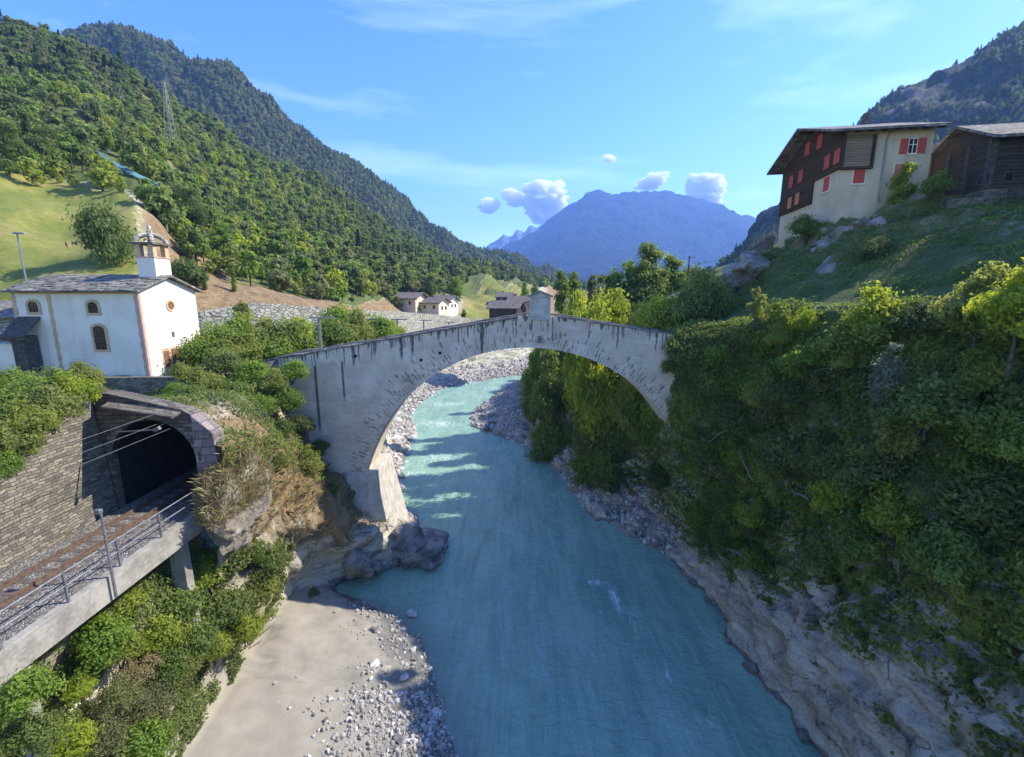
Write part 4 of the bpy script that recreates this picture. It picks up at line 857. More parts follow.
c = MB(); c.hexa([(b.x - .25, 40.85, t.z), (b.x + .75, 40.85, t.z + .02), (b.x + .75, 41.15, t.z + .02), (b.x - .25, 41.15, t.z), (b.x - .2, 40.9, t.z + .16), (b.x + .7, 40.9, t.z + .1), (b.x + .7, 41.1, t.z + .1), (b.x - .2, 41.1, t.z + .16)]); c.build('lamp_head', M['iron'], lamp)

# ------------------------------------------------------------------ road wall, fence, masts behind the bridge
def wall_strip(name, pts, th, mat, label, base):   # pts: (x, y, ztop)
    c = MB()
    for a, b in zip(pts, pts[1:]):
        d = Vector((b[0] - a[0], b[1] - a[1], 0)).normalized(); nx_, ny_ = -d.y * th, d.x * th
        c.hexa([(a[0], a[1], base), (b[0], b[1], base), (b[0] + nx_, b[1] + ny_, base), (a[0] + nx_, a[1] + ny_, base), (a[0], a[1], a[2]), (b[0], b[1], b[2]), (b[0] + nx_, b[1] + ny_, b[2]), (a[0] + nx_, a[1] + ny_, a[2])])
    o = c.build(name, mat); tag(o, label, 'wall'); return o
pw1 = [at(170, 318, 50), at(200, 312, 51), at(230, 307, 53), at(257, 303, 55), at(290, 305, 58), at(320, 307, 61), at(345, 310, 64)]
wall_strip('road_wall', [(p.x, p.y, p.z) for p in pw1], .7, M['stone_pale'], 'tall pale stone retaining wall of the road below the brown slope right of the chapel', 12.5)
pw2 = [at(345, 310, 82), at(390, 311, 92), at(430, 314, 104), at(470, 318, 118), at(500, 320, 126)]
wall_strip('road_wall', [(p.x, p.y, p.z) for p in pw2], .7, M['stone_pale'], 'low pale road wall running below the village houses', 13.0)
fen = thing('fence', 'dark iron fence of thin upright bars in front of the pale road wall', 'fence', tuple(at(250, 330, 49)))
pf = [at(198, 322, 46), at(250, 322, 50), at(310, 322, 56)]; pos_ = []
for a, b in zip(pf, pf[1:]):
    for k in range(12): pos_.append(a.lerp(b, k / 12))
for p in pos_:
    c = MB(); c.bb(p.x - .035, p.x + .035, p.y - .035, p.y + .035, p.z - 2.2, p.z); c.build('upright', M['iron'], fen)
for dz in (-.06, -.7):
    c = MB(); c.tube([(p.x, p.y, p.z + dz) for p in pf], .04, 5); c.build('bar', M['iron'], fen)
masts = [(318.5, 317, 346, 40, 'nearest and tallest'), (365.5, 319, 342, 50, 'second'), (397, 319, 338, 62, 'third'), (423.5, 320, 335, 74, 'fourth'), (449, 322, 330, 88, 'farthest')]
for (px, pt, pb, Y, nm) in masts:
    t = at(px, pt, Y); ms_ = thing('catenary_mast', nm + ' railway mast with cross arm behind the left bridge parapet', 'mast', (t.x, Y, 14), 'railway masts behind the bridge')
    c = MB(); c.bb(t.x - .1, t.x + .1, Y - .1, Y + .1, 13.5, t.z); c.build('pole', M['iron'], ms_)
    c = MB(); c.bb(t.x - .8, t.x + 1.3, Y - .05, Y + .05, t.z - .12, t.z + .02); c.build('cross_arm', M['iron'], ms_)

# ------------------------------------------------------------------ houses
def hitplane(px, py, p0, n):
    r = Vector(ray(px, py)); o = Vector((0, 0, CAM_H)); k = (Vector(p0) - o).dot(n) / r.dot(n); return o + r * k
def facade_box(c, p, u, n, w_, h, d0, d1, m=0):     # box on a facade: centre p, along u, up z, from d0 to d1 along outward normal n
    u = Vector(u); n = Vector(n); z = Vector((0, 0, 1)); q = []
    for dd in (d0, d1):
        for (i, j) in ((-1, -1), (1, -1), (1, 1), (-1, 1)): q.append(p + u * (i * w_ / 2) + z * (j * h / 2) + n * dd)
    c.hexa(q, m)
HB = Vector((27.4, 40.0, 0)); HA_ = Vector((0.170, 0.985, 0)); HI = Vector((0.985, -0.170, 0)); HL, HW = 12.0, 6.4
def H(t, s_, z): p = HB + HA_ * t + HI * s_; return (p.x, p.y, z)
house = thing('chalet', 'large cream chalet with dark larch gable and red shutters on the rock outcrop', 'house', (29, 43, 27))
c = MB(); c.prism([H(0, 0, 25), H(HL, 0, 25), H(HL, 0, 35.0), H(HL / 2, 0, 37.0), H(0, 0, 35.0)], HI * HW); c.build('wall', M['cream'], house)
c = MB(); gn = -HI
c.prism([Vector(H(4.7, 0, 32.15)) + gn * .16, Vector(H(0, 0, 32.15)) + gn * .16, Vector(H(0, 0, 34.66)) + gn * .16, Vector(H(HL / 2, 0, 36.96)) + gn * .16, Vector(H(4.7, 0, 36.46)) + gn * .16][:0] or
        [Vector(H(*q)) + gn * .16 for q in ((0, 0, 32.15), (4.7, 0, 32.15), (4.7, 0, 30.2), (HL + .1, 0, 30.2), (HL + .1, 0, 34.95), (HL / 2, 0, 36.95), (0, 0, 34.95))], HI * .158)
c.build('timber_gable', M['chalet_wood'], house)
fn = -HA_
c = MB(); c.hexa([Vector(H(0, s_, z)) + fn * d for z in (32.2, 34.66) for (s_, d) in ((-.16, .06), (2.15, .06), (2.15, .002), (-.16, .002))]); c.build('timber_bay', M['pale_wood'], house)
c = MB(); c.hexa([Vector(H(0, s_, z)) + fn * d for z in (32.0, 32.2) for (s_, d) in ((-.2, .3), (2.2, .3), (2.2, .002), (-.2, .002))])
for s_ in (-.12, 2.1): c.hexa([Vector(H(0, s_ + q, z)) + fn * d for z in (32.2, 34.6) for (q, d) in ((-.08, .3), (.08, .3), (.08, .07), (-.08, .07))])
c.build('bay_frame', M['chalet_wood'], house)
rf = MB(); ovx, ovy = 1.5, 1.0
for (t0, z0, t1, z1) in ((-ovy, 35.0 - ovy * .308 + .06, HL / 2, 37.07), (HL + ovy, 35.0 - ovy * .308 + .06, HL / 2, 37.07)):
    a = [H(t0, -ovx, z0), H(t0, HW + .6, z0), H(t1, HW + .6, z1), H(t1, -ovx, z1)]
    if t0 > 3: a.reverse()
    rf.hexa([(p[0], p[1], p[2]) for p in a] + [(p[0], p[1], p[2] + .17) for p in a])
rf.build('roof', M['slab'], house)
c = MB()
for k in range(9):
    s_ = -1.3 + k * .98; c = MB(); c.hexa([H(t, s_ + q, z + dz) for dz in (-.16, -.01) for (t, q, z) in ((-.95, -.06, 34.74), (-.95, .06, 34.74), (0.05, .06, 35.04), (0.05, -.06, 35.04))]); c.build('rafter', M['chalet_wood'], house)
for t in (-.3, HL / 2, HL + .3):
    z = 36.85 if abs(t - HL / 2) < 1 else 34.8
    c = MB(); c.hexa([H(t + q, s_, zz) for zz in (z - .16, z) for (q, s_) in ((-.1, -1.3), (.1, -1.3), (.1, -.17), (-.1, -.17))]); c.build('purlin', M['chalet_wood'], house)

ch = MB(); p = hitplane(867, 113, H(HL / 2, 2, 0), fn); ch.box((p.x, p.y, p.z - 1.3), (.4, .4, 2.6)); ch.build('chimney', M['stone_dark'], house)
def shutter_pair(px, py, face, col, w_=.85, h=1.15, closed=True):
    n, p0, u = (gn, Vector(H(0, 0, 0)) + gn * .16, HA_) if face == 'wood' else ((gn, Vector(H(0, 0, 0)), HA_) if face == 'gable' else (fn, Vector(H(0, 0, 0)), HI))
    p = hitplane(px, py, p0, n)
    c = MB(); facade_box(c, p, u, n, w_ + .12, h + .12, .002, .03); f = c.build('window', M['chalet_wood'] if face == 'wood' else M['white'], house)
    if closed:
        for sg in (-1, 1):
            c = MB(); facade_box(c, p + Vector(u) * (sg * w_ / 4), u, n, w_ / 2 - .02, h, .032, .075); c.build('shutter', M[col], f)
    else:
        c = MB(); facade_box(c, p, u, n, w_, h, .032, .04); c.build('pane', M['glass'], f)
        c = MB(); facade_box(c, p, u, n, .06, h, .042, .06); facade_box(c, p + Vector((0, 0, .1)), u, n, w_, .05, .0425, .0595); c.build('glazing_bar', M['white'], f)
        for sg in (-1, 1):
            c = MB(); facade_box(c, p + Vector(u) * (sg * (w_ * .5 + .36)), u, n, .55, h + .1, .032, .08); c.build('shutter', M[col], f)
    if face != 'wood':
        c = MB(); facade_box(c, p + Vector((0, 0, -h / 2 - .1)), u, n, w_ + .2, .08, .032, .12); c.build('sill', M['white'], f)
for q in ((791.5, 182), (801, 176.5), (808, 149), (820.5, 141.5), (827.5, 162), (837.5, 156.5)): shutter_pair(q[0], q[1], 'wood', 'red', .95, 1.15)
for q in ((790, 203), (797.5, 199)): shutter_pair(q[0], q[1], 'wood', 'orange', .9, 1.1)
shutter_pair(827, 184, 'gable', 'red', .95, 1.2); shutter_pair(858.8, 176.5, 'front', 'red', .85, 1.05)
shutter_pair(900, 170, 'front', 'orange', .85, .95); shutter_pair(912.5, 146, 'front', 'red', .55, 1.05, False)
p0 = hitplane(890, 132, H(0, 0, 0), fn) + fn * .1; p1 = hitplane(886.5, 139, H(0, 0, 0), fn) + fn * .1; p2 = hitplane(881, 202, H(0, 0, 0), fn) + fn * .1
c = MB(); c.tube([p0 + fn * .5, p0, p1, (p1.x - .02, p1.y, p2.z)], .06, 6); c.build('downpipe', M['iron'], house)
tr = [H(HL + 5, -1.6, 27.4), H(HL, -.6, 27.9)]
wall_strip('terrace_wall', [(30.6, 60, 27.0), (29.4, 54, 27.8), (29.25, 52.2, 28.2)], -.6, M['stone_dark'], 'dark stone terrace wall stepping down behind the chalet gable', 22)
hr = thing('handrail', 'thin bent iron handrail on the terrace wall left of the chalet', 'railing', (29.6, 54, 27.8))
c = MB()
for (x, y, z) in ((30.3, 58.5, 27.1), (29.7, 55.4, 27.5), (29.35, 52.6, 28.1)): c.tube([(x, y, z), (x, y, z + 1.4)], .04, 6)
c.tube([(30.3, 58.5, 28.5), (29.7, 55.4, 28.9), (29.35, 52.6, 29.5)], .04, 6); c.build('bars', M['iron'], hr)

BB = Vector((34.7, 35.0, 0)); BL, BW = 6.2, 9.0
def Bp(t, s_, z): p = BB + HA_ * t + HI * s_; return (p.x, p.y, z)
barn = thing('log_barn', 'weathered dark log barn on a rubble stone base at the right edge', 'barn', (38, 37, 27))
c = MB(); c.prism([Bp(0, 0, 29.45), Bp(BL, 0, 29.45), Bp(BL, 0, 33.1), Bp(BL / 2, 0, 34.45), Bp(0, 0, 33.1)], HI * BW); c.build('wall', M['barn_wood'], barn)
c = MB(); c.hexa([Bp(t, s_, z) for z in (25, 29.44) for (t, s_) in ((-.06, -.06), (-.06, BW + .06), (BL + .06, BW + .06), (BL + .06, -.06))]); c.build('base_wall', M['stone_grey'], barn)
for t in (.12, 2.1, 4.1, BL - .12):
    c = MB(); facade_box(c, Vector(Bp(t, 0, 31.2)), HA_, gn, .26, 3.5, .0, .14); c.build('post', M['old_wood'], barn)
for s_ in (.12, 2.6, 5.4): c = MB(); facade_box(c, Vector(Bp(0, s_, 31.2)), HI, fn, .26, 3.5, .0, .12); c.build('post', M['old_wood'], barn)
rf = MB()
for (t0, t1) in ((-.9, BL / 2), (BL + .9, BL / 2)):
    z0, z1 = 32.72, 34.56; a = [Bp(t0, -.6, z0), Bp(t0, BW + 1, z0), Bp(t1, BW + 1, z1), Bp(t1, -.6, z1)]
    if t0 > 3: a.reverse()
    rf.hexa(a + [(p[0], p[1], p[2] + .2) for p in a])
rf.build('roof', M['slab'], barn)
for (px, py, n, u) in ((981, 180, gn, HA_), (986.5, 178, gn, HA_), (1008.5, 177, fn, HI)):
    p = hitplane(px, py, Bp(0, 0, 0), n); c = MB(); facade_box(c, p, u, n, .62, .72, .002, .05); f = c.build('window', M['old_wood'], barn)
    c = MB(); facade_box(c, p, u, n, .46, .56, .052, .058); c.build('pane', M['glass'], f)
p = hitplane(1015, 201, Bp(0, 0, 0), fn) + fn * .06; c = MB(); facade_box(c, p, HI, fn, 1.2, 1.9, .002, .06); c.build('door', M['old_wood'], barn)
wall_strip('field_wall', [(Bp(1.5, -1.3, 0)[0], Bp(1.5, -1.3, 0)[1], 28.9), (33.6, 36.2, 29.0), (34.4, 33.6, 28.6)], -.7, M['stone_grey'], 'rough pale stone wall under the left corner of the log barn', 25)

def small_house(name, label, px, py, Y, w_, d_, h, rise, rot, wallm, roofm, cat='house', group=None, wins=2, base=None):
    p = at(px, py, Y); z0 = p.z
    o = thing(name, label, cat, (p.x, Y, z0), group); ca, sa = math.cos(rot), math.sin(rot)
    def T(x, y, z): return (p.x + x * ca - y * sa, Y + x * sa + y * ca, z0 + z)
    c = MB(); c.prism([T(w_ / 2, -d_ / 2, -3), T(w_ / 2, d_ / 2, -3), T(w_ / 2, d_ / 2, h), T(w_ / 2, 0, h + rise), T(w_ / 2, -d_ / 2, h)], Vector(T(-w_, 0, 0)) - Vector(T(0, 0, 0))); c.build('wall', M[wallm], o)
    c = MB()
    for sg in (-1, 1):
        k = rise / (d_ / 2); a = [T(-w_ / 2 - .6, sg * (d_ / 2 + .7), h - k * .7 + .05), T(w_ / 2 + .9, sg * (d_ / 2 + .7), h - k * .7 + .05), T(w_ / 2 + .9, 0, h + rise + .05), T(-w_ / 2 - .6, 0, h + rise + .05)]
        if sg > 0: a.reverse()
        c.hexa(a + [(q[0], q[1], q[2] + .25) for q in a])
    c.build('roof', M[roofm], o)
    n = (Vector(T(1, 0, 0)) - Vector(T(0, 0, 0))); u = (Vector(T(0, 1, 0)) - Vector(T(0, 0, 0)))
    for k in range(wins):
        for zz in ((h * .32, h * .72) if h > 4 else (h * .5,)):
            c = MB(); facade_box(c, Vector(T(w_ / 2, (k - (wins - 1) / 2) * d_ * .36, zz)), u, n, .9, 1.1, .002, .06); f = c.build('window', M['brown_wood'], o)
            c = MB(); facade_box(c, Vector(T(w_ / 2, (k - (wins - 1) / 2) * d_ * .36, zz)), u, n, .7, .9, .062, .07); c.build('pane', M['glass'], f)
    for k in range(2):
        q = Vector(T((k - .5) * w_ * .5, -d_ / 2, h * .6)); c = MB(); facade_box(c, q, n, -u, .9, 1.1, .002, .06); f = c.build('window', M['brown_wood'], o)
        c = MB(); facade_box(c, q, n, -u, .7, .9, .062, .07); c.build('pane', M['glass'], f)
    c = MB(); q = T(-w_ * .2, d_ * .15, h + rise); c.box((q[0], q[1], q[2]), (.7, .7, 1.8)); c.build('chimney', M['stone_dark'], o)
    return o
VG = 'village houses beyond the bridge'
small_house('village_house', 'leftmost cream village house with grey roof below the forest edge', 411, 309, 150, 8.2, 7.5, 3.5, 1.6, -.35, 'village_cream', 'roof_brown', group=VG)
small_house('village_house', 'cream village house with grey roof standing in the middle of the three', 435, 313, 150, 7, 6.5, 3.4, 1.5, -.4, 'village_cream', 'roof_brown', group=VG)
small_house('village_house', 'small white village house at the right of the three', 446, 310.5, 158, 6.2, 6, 3.4, 1.5, -.4, 'white', 'roof_brown', group=VG)
small_house('barn', 'small dark timber barn just above the left slope of the bridge parapet', 506, 318, 112, 7, 5, 2.6, 1.4, -.3, 'barn_wood', 'roof_brown', 'barn', wins=1)
small_house('barn', 'tiny grey timber barn at the upper end of the green field', 505, 303, 190, 6, 5.5, 2.6, 1.5, -.3, 'barn_wood', 'roof_brown', 'barn', wins=1)
small_house('barn', 'timber barn between the green field and the memorial stone on the bridge', 519, 309, 160, 6.5, 5.5, 2.8, 1.5, -.3, 'barn_wood', 'roof_brown', 'barn', wins=1)
small_house('roadside_house', 'grey roofed house half hidden by trees at the right end of the bridge', 668, 316, 78, 5, 7, 2.6, 1.3, 1.7, 'white', 'roof_brown', wins=2)
small_house('roadside_house', 'pale house with a sloping roof at the foot of the rocky bluff', 691, 314, 66, 3.2, 4.5, 2.2, 1.0, 1.9, 'village_cream', 'roof_brown', wins=1)
pole = thing('utility_pole', 'tall thin utility pole standing in front of the blue mountain', 'utility pole', tuple(at(685, 310, 74)))
b = at(685, 318, 74); t = at(685, 256, 74); c = MB(); c.tube([(b.x, 74, b.z - 3), (b.x, 74, t.z)], [.16, .1], 8); c.build('shaft', M['old_wood'], pole)
c = MB(); c.bb(b.x - .2, b.x + 1.0, 73.93, 74.07, t.z - .25, t.z - .1); c.build('arm', M['iron'], pole)
# lattice pylon in the forest
py_ = thing('lattice_pylon', 'slender pale steel lattice pylon rising from the forest slope', 'pylon', tuple(at(170, 128, 178)))
b = at(170, 128, 178); t = at(167, 82, 178); hgt = t.z - b.z + 4; c = MB(); z0 = b.z - 4
def leg_at(f, k): wd = 1.4 * (1 - f) + .22 * f; sx, sy = ((-1, -1), (1, -1), (1, 1), (-1, 1))[k]; return Vector((b.x + sx * wd, 178 + sy * wd, z0 + hgt * f))
for k in range(4): c.tube([leg_at(0, k), leg_at(1, k)], .075, 4)
c.build('legs', M['pylon'] if 'pylon' in M else M['trim'], py_)
c = MB()
for i in range(9):
    for k in range(4):
        c.tube([leg_at(i / 9, k), leg_at((i + 1) / 9, (k + 1) % 4)], .04, 4); c.tube([leg_at(i / 9, (k + 1) % 4), leg_at((i + 1) / 9, k)], .04, 4)
c.build('bracing', M['pylon'], py_)
c = MB()
for f in (.8, .92): z = z0 + hgt * f; c.tube([(b.x - 2, 178, z), (b.x + 2, 178, z)], .07, 4)
c.build('cross_arm', M['pylon'], py_)
# teal sheeting along the upper meadow edge, lying on the slope
def on_hill(px_, py_, Gd=None):
    F_ = (GH if Gd is None else Gd).reshape(-1, 3); z = F_[:, 2] - CAM_H; d = F_[:, 1] * math.cos(PITCH) - z * math.sin(PITCH); up = F_[:, 1] * math.sin(PITCH) + z * math.cos(PITCH)
    d = np.maximum(d, 1); e = np.hypot(512 + FPX * F_[:, 0] / d - px_, 378.5 - FPX * up / d - py_); k = np.argmin(e + .02 * d); return Vector(F_[k])
def ground_z(Gd, x, y):
    F_ = Gd.reshape(-1, 3); return F_[np.argmin((F_[:, 0] - x) ** 2 + (F_[:, 1] - y) ** 2), 2]
nt_ = MB(); tp = [(90, 152), (108, 164), (126, 175), (144, 185), (165, 196)]; tq = []
for a in tp:
    p = on_hill(a[0], a[1]); tq.append(p + Vector((0, 0, 1.0)))
for p, q_ in zip(tq, tq[1:]):
    nt_.hexa([p - Vector((0, 0, .15)), q_ - Vector((0, 0, .15)), q_ + Vector((-1.2, 2.0, 1.0)), p + Vector((-1.2, 2.0, 1.0)), p, q_, q_ + Vector((-1.2, 2.0, 1.15)), p + Vector((-1.2, 2.0, 1.15))])
sr = thing('shelter', 'long teal sheeted shelter roof along the upper edge of the meadow', 'shelter', tuple(tq[2]))
nt_.build('sheet_roof', M['net'], sr)
for p in tq:
    c = MB(); c.tube([(p.x, p.y + .1, ground_z(GH, p.x, p.y) - .5), (p.x, p.y + .1, p.z - .05)], .08, 5); c.build('post', M['old_wood'], sr)
# roadside wall with railing on top of the right bank
wall_strip('roadside_wall', [(17.7, 32, 20.9), (18.9, 25, 21.3), (20.0, 18, 21.6), (20.6, 10, 21.7)], -.4, M['stone_grey'], 'low grey roadside wall on top of the overgrown right bank', 20.4)

# ------------------------------------------------------------------ plants: prototypes
def leaves_mesh(name, blobs, n, size, mat, seed, up=0.35, clump=9, flat=0.0, asp=0.55, extra=None):
    """n folded leaf faces gathered in clumps over the blobs (x,y,z,rx,ry,rz)"""
    r = np.random.RandomState(seed); B = np.array(blobs, float); wts = (B[:, 3] * B[:, 4] + B[:, 3] * B[:, 5] + B[:, 4] * B[:, 5]); wts /= wts.sum()
    cl = []
    for b, wt in zip(B, wts):
        k = max(3, int(round(clump * len(B) * wt)))
        d = r.normal(size=(k, 3)); d[:, 2] += 0.25; d /= np.linalg.norm(d, axis=1, keepdims=True)
        cl.append(np.concatenate([b[None, :3] + d * b[None, 3:] * r.uniform(.55, 1.0, (k, 1)), d, np.full((k, 1), b[3:].mean())], 1))
    cl = np.concatenate(cl); pick = r.randint(0, len(cl), n); c = cl[pick]
    rad = c[:, 6:7]; off = r.normal(size=(n, 3)) * rad * np.array([.36, .36, .26])
    P = c[:, :3] + off; out = c[:, 3:6] * 0.9 + off / rad + np.array([0, 0, up]); out += r.normal(size=(n, 3)) * 0.55
    out /= np.linalg.norm(out, axis=1, keepdims=True)
    t = np.cross(out, r.normal(size=(n, 3))); t /= np.linalg.norm(t, axis=1, keepdims=True); t[:, 2] -= 0.25; b = np.cross(out, t)
    L = size * r.uniform(.6, 1.35, (n, 1)); W = L * asp
    fold = out * L * 0.16
    V = np.stack([P - t * L * .5, P + b * W * .5 + fold, P + t * L * .55, P - b * W * .5 + fold], 1).reshape(-1, 3)
    Q = np.arange(n * 4).reshape(-1, 4)
    cv = r.uniform(0, 1, len(cl)); tint = np.repeat(np.clip(0.5 * cv[pick] + 0.5 * r.uniform(0, 1, n), 0, 1), 4)
    if extra is not None:
        v2, q2, t2 = extra; Q = np.concatenate([Q, q2 + len(V)]); V = np.concatenate([V, v2]); tint = np.concatenate([tint, t2])
    return mesh_np(name, V, Q, mat, False, None, {'tint': tint})
def tubes_np(paths, n=5):
    V = []; Q = []
    for pts, rad in paths:
        mbt = MB(); mbt.tube(pts, rad, n, 0, False); o = len(V); V += mbt.v; Q += [tuple(i + o for i in f) for f in mbt.f]
    return np.array(V), np.array(Q)
def limb_paths(blobs, H0, r0, rr, base=(0, 0, 0), trunk_to=None):
    b0 = Vector(base); top = Vector(trunk_to) if trunk_to else Vector((0, 0, H0)); P = []
    mid = b0.lerp(top, .5) + Vector((rr.uniform(-.1, .1), rr.uniform(-.1, .1), 0)) * H0 * .3
    P.append(([b0 - Vector((0, 0, .4)), b0.lerp(mid, .4), mid, top], [r0 * 1.3, r0, r0 * .8, r0 * .4]))
    for b in blobs:
        c = Vector(b[:3]); s_ = mid.lerp(top, rr.uniform(-.3, .6)); m = s_.lerp(c, .5) + Vector((0, 0, rr.uniform(-.1, .25) * H0 * .2))
        P.append(([s_, m, c], [r0 * .45, r0 * .3, r0 * .1]))
        for k in range(2):
            e = c + Vector((rr.uniform(-1, 1) * b[3], rr.uniform(-1, 1) * b[4], rr.uniform(-.2, 1) * b[5])) * .8; P.append(([m.lerp(c, .5), e], [r0 * .2, r0 * .06]))
    return P
protos = {}
HID = []
def make_plant(key, name, blobs, n, size, mat, seed, H0, r0, part_names=('foliage', 'stems'), stems=0, up=.35, clump=9, asp=.55, bark='bark'):
    rr = random.Random(seed)
    root = bpy.data.objects.new(name, None)
    f = bpy.data.objects.new(part_names[0], leaves_mesh(part_names[0], blobs, n, size, M[mat], seed, up, clump, asp=asp)); f.parent = root
    paths = []
    if stems:
        for k in range(stems):
            b = blobs[k % len(blobs)]; c = Vector(b[:3]); s_ = Vector((rr.uniform(-.2, .2), rr.uniform(-.2, .2), -.3))
            paths.append(([s_, s_.lerp(c, .5) + Vector((rr.uniform(-.15, .15), rr.uniform(-.15, .15), .1)), c + Vector((0, 0, b[5] * .5))], [r0, r0 * .7, r0 * .25]))
    else: paths = limb_paths(blobs, H0, r0, rr)
    V, Q = tubes_np(paths); s_ = bpy.data.objects.new(part_names[1], mesh_np(part_names[1], V, Q, M[bark], True)); s_.parent = root
    protos[key] = (name, f.data, s_.data, part_names); bpy.data.objects.remove(f); bpy.data.objects.remove(s_); bpy.data.objects.remove(root)
def plant(key, loc, rot, scale, label, cat, group=None, tilt=(0, 0)):
    nm, fm, sm, pn = protos[key]
    o = thing(nm, label, cat, loc, group, rot, scale); o.rotation_euler = (tilt[0], tilt[1], rot)
    a = link(pn[0], fm, o); b = link(pn[1], sm, o); return o
def rblobs(seed, k, spread, r, zc, zs=1.0, zr=.8):
    q = random.Random(seed); out = []
    for i in range(k):
        a = 2 * math.pi * i / k + q.uniform(-.5, .5); d = spread * q.uniform(.3, 1.0); rr_ = r * q.uniform(.7, 1.2)
        out.append((d * math.cos(a), d * math.sin(a), zc * q.uniform(.7, 1.25), rr_, rr_, rr_ * zr))
    return out
SH = ('foliage', 'stems')
make_plant('sh_mid', 'shrub', rblobs(1, 7, .8, .6, .9) + [(0, 0, 1.3, .6, .6, .5)], 5200, .15, 'leaf_mid', 1, 1, .03, SH, 7)
make_plant('sh_dark', 'shrub', rblobs(2, 6, .7, .65, .85) + [(0, 0, 1.2, .6, .6, .55)], 5200, .14, 'leaf_dark', 2, 1, .03, SH, 7)
make_plant('sh_light', 'shrub', rblobs(3, 7, .75, .5, .95) + [(0, 0, 1.5, .45, .45, .5)], 4200, .15, 'leaf_light', 3, 1, .03, SH, 8)
make_plant('sh_ivy', 'shrub', rblobs(4, 8, .95, .55, .7) + [(0, 0, 1.0, .6, .6, .5)], 6000, .14, 'leaf_ivy', 4, 1, .03, SH, 6, up=.15)
make_plant('sh_olive', 'shrub', rblobs(5, 7, .8, .5, .8) + [(0, 0, 1.1, .5, .5, .5)], 4600, .12, 'leaf_olive', 5, 1, .025, SH, 9, asp=.35)
make_plant('sh_dry', 'shrub', rblobs(6, 5, .6, .4, .6), 1300, .14, 'leaf_dry', 6, 1, .022, SH, 12, asp=.3, bark='twig')
make_plant('sh_tall', 'shrub', [(0, 0, .8, .45, .45, .5), (.25, .1, 1.5, .42, .42, .5), (-.2, -.1, 2.1, .4, .4, .5), (.1, .15, 2.7, .3, .3, .45), (.35, -.2, 1.1, .4, .4, .4), (-.35, .2, 1.2, .4, .4, .4)], 4200, .16, 'leaf_light', 7, 1, .03, SH, 6, clump=8)
make_plant('sh_silver', 'shrub', [(0, 0, .7, .5, .5, .5), (.2, .1, 1.4, .42, .42, .5), (-.1, -.1, 2.0, .34, .34, .5), (.1, .1, 2.6, .2, .2, .4)], 3200, .17, 'leaf_silver', 8, 1, .03, SH, 6, asp=.4)
TR = ('crown', 'trunk')
make_plant('tr_broad', 'broadleaf_tree', rblobs(11, 8, 1.7, 1.15, 4.2, 1, .9) + rblobs(12, 5, 1.0, 1.0, 6.2, 1, .9) + [(0, 0, 7.3, .9, .9, .8)], 9000, .30, 'leaf_mid', 11, 6.5, .17, TR, clump=8)
make_plant('tr_tall', 'broadleaf_tree', rblobs(13, 6, 1.5, 1.05, 3.8, 1, 1) + rblobs(14, 6, 1.2, 1.0, 6.0, 1, 1) + rblobs(15, 4, .9, .9, 8.3, 1, 1) + [(0, 0, 9.8, .7, .7, .9)], 11000, .30, 'leaf_mid', 13, 9, .2, TR, clump=8)
make_plant('tr_small', 'small_tree', rblobs(16, 6, 1.0, .75, 2.3, 1, .8) + rblobs(17, 4, .6, .65, 3.4, 1, .8) + [(0, 0, 4.1, .55, .55, .5)], 6500, .19, 'leaf_mid', 16, 3.6, .08, TR, clump=9)
make_plant('tr_yellow', 'small_tree', rblobs(18, 7, 1.1, .7, 2.3, 1, .7) + rblobs(19, 5, .7, .6, 3.4, 1, .7) + [(0, 0, 4.2, .5, .5, .5)], 6000, .19, 'leaf_light', 18, 3.6, .08, TR, clump=9)
make_plant('tr_poplar', 'poplar_tree', [(.2 * math.sin(k * 2.4), .2 * math.cos(k * 2.4), 1.5 + k * .85, .75 - .045 * k, .75 - .045 * k, .8) for k in range(10)], 7000, .26, 'leaf_mid', 20, 9.5, .14, TR, clump=9)
make_plant('tr_light', 'broadleaf_tree', rblobs(31, 8, 1.7, 1.1, 3.6, 1, .9) + rblobs(32, 6, 1.2, 1.0, 5.6, 1, .9) + [(0, 0, 7.0, .9, .9, .8)], 8500, .27, 'leaf_light', 31, 6.2, .16, TR, clump=9)
make_plant('tr_dark', 'broadleaf_tree', rblobs(21, 7, 1.4, 1.1, 3.6, 1, 1) + rblobs(22, 4, .9, 1.0, 5.6, 1, 1), 8000, .28, 'leaf_dark', 21, 5.5, .17, TR, clump=8)

